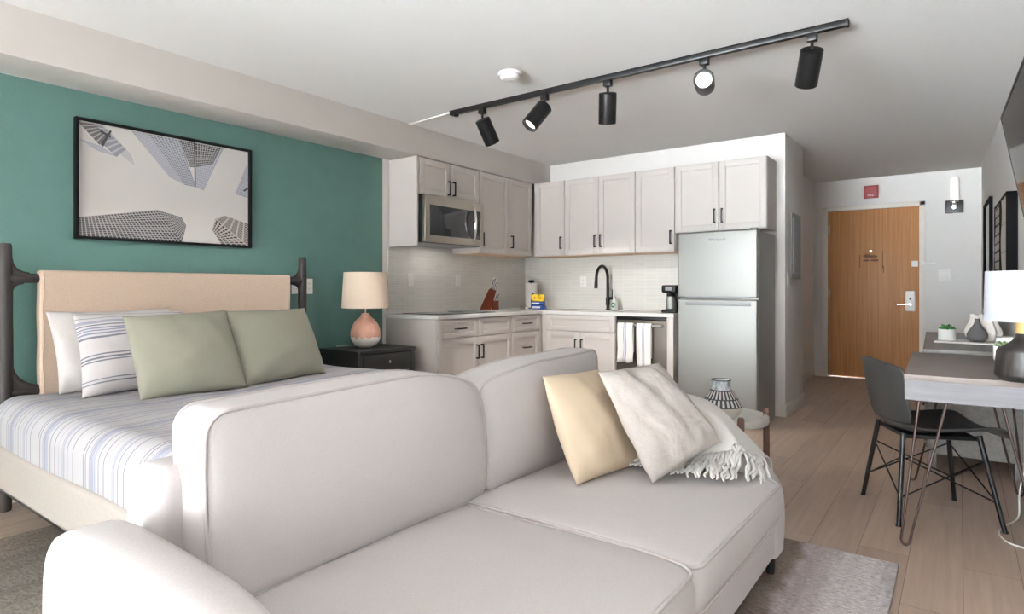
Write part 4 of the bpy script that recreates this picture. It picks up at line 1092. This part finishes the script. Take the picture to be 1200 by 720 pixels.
# throw blanket over the far arm
def arm_top(x):
    pr = [(2.46, .60), (2.53, .632), (2.68, .645), (2.85, .647), (3.04, .642), (3.15, .628), (3.23, .60), (3.30, .552), (3.36, .492), (3.42, .43), (3.47, .383), (3.50, .31)]
    for (a0, b0), (a1, b1) in zip(pr, pr[1:]):
        if a0 <= x <= a1: return b0+(b1-b0)*(x-a0)/(a1-a0)
    return pr[-1][1]
t = thing('throw_blanket', 'white fringed throw blanket draped over the far sofa arm', 'blanket', (0, 0, .013))
n = 44; rows = []; L0 = []
x0, x1 = 2.80, 3.44
def drape(x, s):
    """s 0 at the inner hem on the seat, 1 at the outer hem"""
    zt = arm_top(x)+.028
    seat_z = .452 if x < 3.38 else .452-(x-3.38)*.25
    pts = [(2.285, min(seat_z, zt-.005)), (2.375, min(seat_z+.03, zt-.004)), (2.415, min(seat_z+.09, zt-.002)), (2.44, zt-.006), (2.47, zt), (2.515, zt+.004), (2.57, zt), (2.612, zt-.025), (2.625, zt-.10), (2.632, zt-.20), (2.636, max(.12, zt-.28))]
    f = s*(len(pts)-1); i = min(int(f), len(pts)-2); f -= i
    return pts[i][0]+(pts[i+1][0]-pts[i][0])*f, pts[i][1]+(pts[i+1][1]-pts[i][1])*f
def hem(x):
    f = max(0, x-3.22)/.21
    return .0+.13*min(1, f)+.30*max(0, f-.6)/.4
for j in range(31):
    row = []
    for i in range(n+1):
        x = x0+(x1-x0)*i/n
        s0_ = hem(x); s = s0_+(1-s0_)*j/30
        y, z = drape(x, s)
        a_ = .5+.5*cos(pi*min(1, s*1.0))
        row.append((x+.01*sin(6*s+i*.2), y-.018*sin(i*.28)*(1-s)+.003*sin(i*.9+s*7), z+.003*sin(i*.4+4*s)+.0015*sin(i*1.1-6*s)+.003))
    rows.append(row)
k = MB(); k.grid(rows); ob = k.build('woven_cloth', M['throw'], t, sharp=180)
md = ob.modifiers.new('thickness', 'SOLIDIFY'); md.thickness = .007; md.offset = 1
md = ob.modifiers.new('soft', 'SUBSURF'); md.levels = 1; md.render_levels = 1
k = MB(); rnd = random.Random(4); NF = 104
def seat_at(x): return .462 if x < 3.36 else .462-(x-3.36)*.30
for i in range(NF):
    x = x0+.1+(x1-x0-.10)*(i+rnd.uniform(.2, .8))/NF
    y, z = drape(x, 0); y2 = y-.018*sin((x-x0)/(x1-x0)*n*.28)
    far = (x-x0)/(x1-x0); s0_ = hem(x)
    L_ = .14+.05*far+rnd.uniform(-.03, .03); dx = rnd.uniform(-.025, .02)+.06*far**3
    lift = rnd.uniform(.004, .012); a_ = rnd.uniform(0, 6.28)
    pts = []
    for q in range(12):
        f = q/11; px = x+dx*f+.005*sin(q*1.5+a_)
        sq = s0_+.03-(L_/.62+.03)*f
        y, z = drape(min(px, 3.499), max(0, sq))
        if sq < 0: y += sq*.62; z = min(z, seat_at(px)+.002)
        if px > 3.49: z -= (px-3.49)*2.2
        pts.append((px, y-.012*(1-abs(2*f-1)), z+.010+.004*(i % 3)/2+lift*sin(pi*min(1, f*1.1))))
    k.tube(pts, [.0045, .0062, .0046, .0060, .0046, .0060, .0046, .0060, .0046, .0058, .0048, .003], 6)
k.build('fringe', M['throw'], t, sharp=180)

# ------------------------------------------------------------------ side table and vase
TC = (3.05, 3.255)
t = thing('side_table', 'round white tray side table with dark walnut legs behind the sofa', 'side table', (TC[0], TC[1], 0))
MB().lathe([(.205, .438), (.222, .440), (.226, .45), (.226, .474), (.222, .477), (.217, .474), (.215, .452), (.02, .450)], 56).build('tray_top', M['plate'], t)
k = MB()
for a_ in (R(-52), R(38), R(128), R(218)):
    k2 = MB(); c_ = V((.232*cos(a_), .232*sin(a_), 0)); c0 = V((.20*cos(a_), .20*sin(a_), 0))
    k2.tube([c_, c_+V((0, 0, .01)), c_+V((0, 0, .3)), c_+V((0, 0, .494)), c_+V((0, 0, .503))], [.013, .0155, .0165, .0165, .011], 16); k2.build('leg', M['tablewood'], t)
for a_ in (R(-52), R(38)):
    k.tube([(.225*cos(a_), .225*sin(a_), .425), (-.225*cos(a_), -.225*sin(a_), .425)], .011, 8)
k.build('cross_brace', M['tablewood'], t)
t = thing('patterned_vase', 'squat vase with black and white hatched shoulder on round table', 'vase', (3.06, 3.19, .4515))
MB().lathe([(.05, 0), (.058, .003), (.085, .03), (.101, .058), (.104, .070), (.1035, .078)], 64).build('white_lower_body', M['wglaze'], t)
vp = [mat('vase_black', (34, 34, 38), .5), mat('vase_white', (226, 226, 226), .5)]
NV = 104
def hatch(j, i): return 1 if i % 2 else 0
k = MB()
k.lathe([(.1035, .078), (.1035, .083)], NV, mi=0, cap=False)
k.lathe([(.1035, .083), (.094, .10), (.085, .116)], NV, mi=lambda j, i: 1 if (i % 4) < 2 else 0, cap=False)
k.lathe([(.085, .116), (.082, .121)], NV, mi=0, cap=False)
k.lathe([(.082, .121), (.070, .140), (.057, .158)], NV, mi=lambda j, i: 1 if (i % 4) in (1, 2) else 0, cap=False)
k.lathe([(.057, .158), (.050, .163)], NV, mi=0, cap=False)
k.build('hatched_shoulder', vp, t, fixn=True)
m_ = mat('vase_neck_wash', (188, 194, 202), .5, var=.3, vscale=(40, 40, 40)); 
k = MB().lathe([(.050, .160), (.046, .175), (.046, .20), (.050, .212), (.046, .212), (.041, .20), (.041, .15)], 40, cap=False); o = k.build('neck', m_, t)
k = MB(); k.tube([(.048*cos(a_), .048*sin(a_), .2125) for a_ in [2*pi*i/40 for i in range(40)]], .0028, 6, True); k.build('rim_line', vp[0], o)
# ------------------------------------------------------------------ desk, chair, console and what stands on them
DY = 3.78; DL = 1.14; DWd = .55
t = thing('writing_desk', 'grey wood writing desk on bronze hairpin legs at right wall', 'desk', (wallx(DY)-.002, DY, 0), WALL_ANG)
bx(-DWd, 0, -DL/2, DL/2, .735, .76, .002, 1).build('top', M['deskwood'], t)
k = MB().box(-DWd+.002, -.002, -DL/2+.002, -DL/2+.02, .648, .735).box(-DWd+.002, -.002, DL/2-.02, DL/2-.002, .648, .735).box(-.02, -.002, -DL/2+.02, DL/2-.02, .648, .735).box(-DWd+.02, -.02, -DL/2+.02, DL/2-.02, .648, .66)
k.build('apron', M['deskedge'], t)
for y0 in (-DL/2+.022, .002): 
    o = bx(-DWd+.002, -DWd+.02, y0, y0+DL/2-.024, .652, .732, .0015, 1).build('drawer', M['deskedge'], t)
def hairpin(x, y, sx, sy):
    """two rods meeting in a rounded toe; the V spreads inward along x and stands splayed outward"""
    k = MB(); toe = V((x-sx*.005, y, .0))
    A = V((x+sx*.045, y+sy*.055, .645)); B = V((x+sx*.145, y+sy*.045, .645))
    ta, tb = toe+V((-.016*1, 0, .028)), toe+V((.016, 0, .028))
    if sx < 0: ta, tb = tb, ta
    pts = [A, ta*.8+A*.2, ta+V((0, 0, .0)), toe+V(((ta.x-toe.x)*.75, 0, .012)), toe+V(((ta.x-toe.x)*.35, 0, .0055)), toe+V(((tb.x-toe.x)*.35, 0, .0055)), toe+V(((tb.x-toe.x)*.75, 0, .012)), tb, tb*.8+B*.2, B]
    k.tube(pts, .0055, 10)
    k.box(min(A.x, B.x)-.02, max(A.x, B.x)+.02, A.y-.03 if sy < 0 else A.y-.03, A.y+.03, .643, .649)
    k.build('hairpin_leg', M['copper'], t)
hairpin(-DWd+.01, -DL/2+.0, 1, 1); hairpin(-DWd+.01, DL/2-.03, 1, -1); hairpin(-.06, -DL/2+.02, -1, 1); hairpin(-.06, DL/2-.03, -1, -1)

# desk chair
CH = thing('desk_chair', 'charcoal leather shell chair with black wire legs at the desk', 'chair', (3.93, 3.74, 0), R(25.5))
prof = [(.262, .425), (.255, .440), (.22, .452), (.15, .450), (.06, .441), (-.03, .434), (-.10, .432), (-.15, .437), (-.185, .452), (-.205, .478), (-.218, .52), (-.228, .57), (-.238, .63), (-.247, .69), (-.255, .745), (-.260, .772), (-.264, .782)]
NB = 9
def shell(i0, i1):
    n = 20; rows = []; nor = []
    for i in range(i0, i1+1):
        x, z = prof[i]; row = []
        a_ = prof[max(0, i-1)]; b_ = prof[min(len(prof)-1, i+1)]
        tx, tz = b_[0]-a_[0], b_[1]-a_[1]; L_ = sqrt(tx*tx+tz*tz); nx, nz = tz/L_, -tx/L_
        hw_ = .225 if i <= 6 else .225+.015*(i-6)/4 if i <= 10 else .24+.018*(i-10)/5
        if i >= 14: hw_ -= (.004, .012, .026)[i-14]
        if i <= 1: hw_ -= (.02, .006)[i]
        for j in range(n+1):
            v = 2*j/n-1; lift = (.035 if 2 <= i <= 9 else .045 if i > 9 else .01)*abs(v)**2.4
            # edges curl towards the sitter
            row.append(V((x+nx*lift*(1 if nx > 0 else -0) + (0 if nx > 0 else 0), v*hw_, z+(lift*abs(nz) if i <= 10 else 0)-(.02*v*v if i > 14 else 0))))
        rows.append(row)
    return rows
def shell_mb(i0, i1, th=.018):
    rows = shell(i0, i1); k = MB(); k.grid(rows); return k, th
for nm, a_, b_ in (('seat', 0, NB), ('backrest', NB, len(prof)-1)):
    k, th = shell_mb(a_, b_)
    o = k.build(nm, M['leather'], CH, sharp=180, fixn=False)
    md = o.modifiers.new('thickness', 'SOLIDIFY'); md.thickness = .016; md.offset = 0
    md = o.modifiers.new('soft', 'SUBSURF'); md.levels = 1; md.render_levels = 2
def leg_at(sx, sy):
    return V((sx*.165-.01, sy*.15, .432)), V((sx*.225, sy*.225, .0))
for sx in (-1, 1):
    for sy in (-1, 1):
        a_, b_ = leg_at(sx, sy); k = MB(); k.cyl(b_, a_, .0105, .0125, 14); k.cyl(b_, b_+V((0, 0, .008)), .0125, n=12)
        k.build('leg', M['black'], CH)
k = MB()
def on(sx, sy, f): a_, b_ = leg_at(sx, sy); return b_+(a_-b_)*f
for (p, q) in (((-1, -1), (-1, 1)), ((1, -1), (1, 1)), ((-1, -1), (1, -1)), ((-1, 1), (1, 1))):
    k.tube([on(*p, .74), on(*q, .30)], .0038, 6); k.tube([on(*p, .30), on(*q, .74)], .0038, 6)
k.build('cross_wires', M['black'], CH)
k = MB().box(-.17, .15, -.15, .15, .405, .425, .004, 1); k.build('seat_mount', M['black'], CH)

# console beyond the desk
CY = 5.56; CL = 1.84; CD = .50
t = thing('console_cabinet', 'long grey wood console cabinet along right wall past the desk', 'console', (wallx(CY)-.002, CY, 0), WALL_ANG)
k = MB().box(-CD, 0, -CL/2+.06, CL/2-.06, .722, .757, .002, 1).box(-CD, 0, -CL/2, -CL/2+.058, .722, .757, .002, 1).box(-CD, 0, CL/2-.058, CL/2, .722, .757, .002, 1); k.build('top', M['console'], t)
k = MB().box(-CD+.03, -.01, -CL/2+.02, CL/2-.02, .10, .722); k.build('carcass', M['console'], t)
for i in range(3):
    for j in range(2):
        y0 = -CL/2+.05+i*.585; z0 = .13+j*.29
        o = bx(-CD+.008, -CD+.03, y0, y0+.57, z0, z0+.28, .003, 1).build('drawer', M['console'], t)
        k = MB().box(-CD-.014, -CD+.01, y0+.22, y0+.35, z0+.135, z0+.147, .003, 1); k.build('handle', M['black'], o)
for y in (-CL/2+.02, CL/2-.06):
    for x in (-CD+.03, -.05): bx(x, x+.04, y, y+.04, 0, .10, .002, 1).build('leg', M['console'], t)

t = thing('marble_tray', 'white marble tray on the console under pot and vases', 'tray', (4.105, 5.31, .758), R(-10))
k = MB(); k.rbox((0, 0, .006), (.175, .125, .006), .004, 2); k.build('slab', M['marble'], t)
k = MB()
for y in (-.1, .1): k.box(-.15, .15, y-.008, y+.008, -.0004, .003)
k.build('foot', M['marble'], t)
def succulent(name, label, loc, r, h, leaf, n1, square=False, L_=.06):
    t = thing(name, label, 'potted plant', loc)
    if square: 
        k = MB().box(-r, r, -r, r, 0, h, .006, 2); k.build('pot', M['plate'], t); bx(-r+.008, r-.008, -r+.008, r-.008, h-.004, h+.002).build('soil', M['soil'], t)
    else:
        k = MB().lathe([(r*.92, 0), (r, .006), (r, h-.003), (r-.002, h), (r-.006, h), (r-.007, h-.012)], 36, cap=False); k.lathe([(r*.92, 0), (.001, .0)], 36, cap=False); k.build('pot', M['plate'], t)
        MB().lathe([(r-.007, h-.012), (.02, h-.006), (.002, h-.005)], 24).build('soil', M['soil'], t)
    rnd = random.Random(n1); k = MB()
    for i in range(n1):
        a_ = i*2.4; el = R(25+55*i/n1)+rnd.uniform(-.1, .1); l_ = L_*(1-.35*i/n1)*rnd.uniform(.85, 1.1)
        d1 = V((cos(a_)*cos(el), sin(a_)*cos(el), sin(el))); p0 = V((cos(a_)*.008, sin(a_)*.008, h-.008))
        pts = [p0+d1*l_*f+V((0, 0, -.25*l_*f*f if el < .9 else 0)) for f in (0, .25, .5, .75, 1)]
        st = k.mark(); k.tube(pts, [.004, .008, .0085, .006, .001], 8)
    k.build('leaves', leaf, t, sharp=180)
succulent('potted_succulent', 'small green succulent in round white pot on marble tray', (3.985, 5.32, .7715), .052, .078, M['leaf'], 26)
# nested vases on the tray
t = thing('pleated_vase', 'white pleated ceramic vase standing behind the dark bottle vase', 'vase', (4.19, 5.372, .7715), R(-12))
def pl(r, z, a_): return r*(1+.13*cos(8*a_))
NP = 96
prf = [(.045, 0), (.07, .004), (.092, .03), (.10, .06), (.092, .09), (.078, .12), (.068, .15), (.066, .17), (.072, .19)]
k = MB(); k.lathe(prf, NP, fn=lambda r, z, a_: r*(1+.10*(2*abs(((a_*4/pi) % 1)*2-1)-1)), cap=False); k.lathe([(.062, .189), (.058, .15), (.06, .02), (.001, .015)], NP, fn=lambda r, z, a_: r*(1+.10*(2*abs(((a_*4/pi) % 1)*2-1)-1)), cap=False)
for i, v in enumerate(k.v):
    if abs(v.z-.19) < .0005 or abs(v.z-.189) < .0005:
        a_ = math.atan2(v.y, v.x); k.v[i] = V((v.x, v.y, v.z-.012*(1-abs(((a_*4/pi) % 1)*2-1))))
    k.v[i] = V((k.v[i].x, k.v[i].y*.62, k.v[i].z))
k.build('vase_body', M['vasewhite'], t, sharp=20)
t = thing('bottle_vase', 'dark grey teardrop bottle vase in front of the white vase', 'vase', (4.155, 5.25, .7715))
k = MB().lathe([(.03, 0), (.042, .003), (.057, .025), (.060, .05), (.050, .075), (.032, .1), (.019, .122), (.014, .14), (.0135, .160), (.010, .160), (.009, .14)], 40, cap=False, fn=lambda r, z, a_: r); 
for i, v in enumerate(k.v): k.v[i] = V((v.x, v.y*.6, v.z))
k.build('vase_body', M['vasegrey'], t, sharp=60)

# desk lamp and small things at the desk's far end
t = thing('desk_lamp', 'black ceramic desk lamp with pale wood neck and white shade', 'lamp', (4.275, 3.24, .76))
MB().lathe([(.075, 0), (.084, .003), (.100, .022), (.102, .03), (.096, .10), (.094, .122)], 48, cap=False).build('brushed_lower_body', M['ceramic_dk'], t)
MB().lathe([(.094, .122), (.088, .134), (.06, .15), (.042, .165), (.034, .18), (.031, .195)], 48, cap=False).build('black_shoulder', M['ceramic_bk'], t)
MB().lathe([(.0305, .193), (.0305, .262), (.028, .265)], 32).build('wood_neck', M['goldwood'], t)
MB().cyl((0, 0, .26), (0, 0, .42), .006, n=10).build('stem', M['nickel'], t)
s_ = drum(.136, .131, .245, .45).build('lamp_shade', M['wshade'], t)
k = MB()
for a_ in (0, 2*pi/3, 4*pi/3): k.tube([(0, 0, .435), (.13*cos(a_), .13*sin(a_), .44)], .002, 6)
k.build('shade_fitter', M['nickel'], s_)
k = MB(); k.lathe([(.012, .32), (.014, .34), (.028, .37), (.03, .39), (.02, .415), (.004, .425)], 20); k.build('bulb', M['wglaze'], t)
succulent('potted_succulent', 'pale small succulent in square white pot behind the desk lamp', (4.245, 4.12, .76), .042, .075, M['palegreen'], 20, True, .05)
t = thing('tissue_box', 'plain white box at the wall behind the pale succulent', 'box', (4.285, 4.235, .76))
bx(-.07, .07, -.05, .05, 0, .115, .006, 2).build('carton', M['plate'], t)
k = MB(); k.lathe([(.03, .1145), (.028, .1158)], 20); k.build('slot', M['trim'], t)
# cords near the wall under the desk
pts = [(4.36, 4.02, .36), (4.33, 4.0, .25), (4.30, 3.95, .12), (4.29, 3.86, .02), (4.23, 3.72, .006), (4.205, 3.60, .006), (4.23, 3.50, .006), (4.29, 3.46, .006), (4.36, 3.47, .006)]
sm = []
P_ = [V(p) for p in pts]
for i in range(len(P_)-1):
    a0, a1, a2, a3 = P_[max(i-1, 0)], P_[i], P_[i+1], P_[min(i+2, len(P_)-1)]
    for q in range(6):
        f = q/6
        sm.append(.5*((2*a1)+(a2-a0)*f+(2*a0-5*a1+4*a2-a3)*f*f+(3*a1-a0-3*a2+a3)*f**3))
k = MB().tube(sm, .004, 8)
t = thing('power_cord', 'white power cord looping on the floor under the desk', 'cord', (0, 0, 0))
k.build('cable', M['plate'], t)
k = MB(); k.rbox((4.368, 4.02, .40), (.02, .03, .05), .006, 3); k.build('plug_adapter', M['plate'], t)

# ------------------------------------------------------------------ light and camera
UPLIGHT = 125.0  # scale of the world light, mostly the glow added below the horizon
W = bpy.data.worlds.new('daylight'); sc.world = W; W.use_nodes = True
N_, L_ = W.node_tree.nodes, W.node_tree.links
bg = N_['Background']                                    # dim sky over a bright lower half, added to light ceiling and walls
tc_ = N_.new('ShaderNodeTexCoord'); sp_ = N_.new('ShaderNodeSeparateXYZ'); L_.new(tc_.outputs['Generated'], sp_.inputs[0])
mr_ = N_.new('ShaderNodeFloatCurve')                      # brightness by elevation: strong added glow well below the horizon, fading to a dim sky
cv_ = mr_.mapping.curves[0]
PTS = [(0, 1.1), (.36, 1.15), (.392, 1.08), (.425, .58), (.46, .34), (.493, .2), (.53, .19), (1.0, .13)]
while len(cv_.points) < len(PTS): cv_.points.new(.5, .5)
for p_, q_ in zip(cv_.points, PTS): p_.location = q_; p_.handle_type = 'VECTOR'
mr_.mapping.update()
hz_ = N_.new('ShaderNodeMath'); hz_.operation = 'MULTIPLY_ADD'; hz_.inputs[1].default_value = .5; hz_.inputs[2].default_value = .5
st_ = N_.new('ShaderNodeMath'); st_.operation = 'MULTIPLY'; st_.inputs[1].default_value = UPLIGHT
L_.new(sp_.outputs['Z'], hz_.inputs[0]); L_.new(hz_.outputs[0], mr_.inputs['Value']); L_.new(mr_.outputs[0], st_.inputs[0]); 
az_ = N_.new('ShaderNodeMath'); az_.operation = 'MULTIPLY_ADD'; az_.inputs[1].default_value = -3.2; az_.inputs[2].default_value = 1.0   # added weighting: stronger from the left, lifts the right wall, dims the green one
L_.new(sp_.outputs['X'], az_.inputs[0])
cl_ = N_.new('ShaderNodeClamp'); cl_.inputs['Min'].default_value = .1; cl_.inputs['Max'].default_value = 2.6; L_.new(az_.outputs[0], cl_.inputs['Value'])
s2_ = N_.new('ShaderNodeMath'); s2_.operation = 'MULTIPLY'; L_.new(st_.outputs[0], s2_.inputs[0]); L_.new(cl_.outputs[0], s2_.inputs[1]); L_.new(s2_.outputs[0], bg.inputs['Strength'])
bg.inputs['Color'].default_value = (.89, .95, 1.0, 1)
cam = bpy.data.cameras.new('camera'); cam.sensor_width = 36; cam.lens = 712/1200*36; cam.shift_y = -(360-338)/1200; cam.clip_start = .05
co = bpy.data.objects.new('camera', cam); COL.objects.link(co); co.location = (4.06, 0, 1.14); co.rotation_euler = (pi/2, 0, R(36.4))
sc.camera = co
sc.view_settings.view_transform = 'Standard'; sc.view_settings.look = 'None'; sc.view_settings.gamma = 1; sc.view_settings.use_curve_mapping = False
sc.view_settings.exposure = 0.47
sc.cycles.max_bounces = 10; sc.cycles.diffuse_bounces = 6; sc.cycles.use_denoising = True
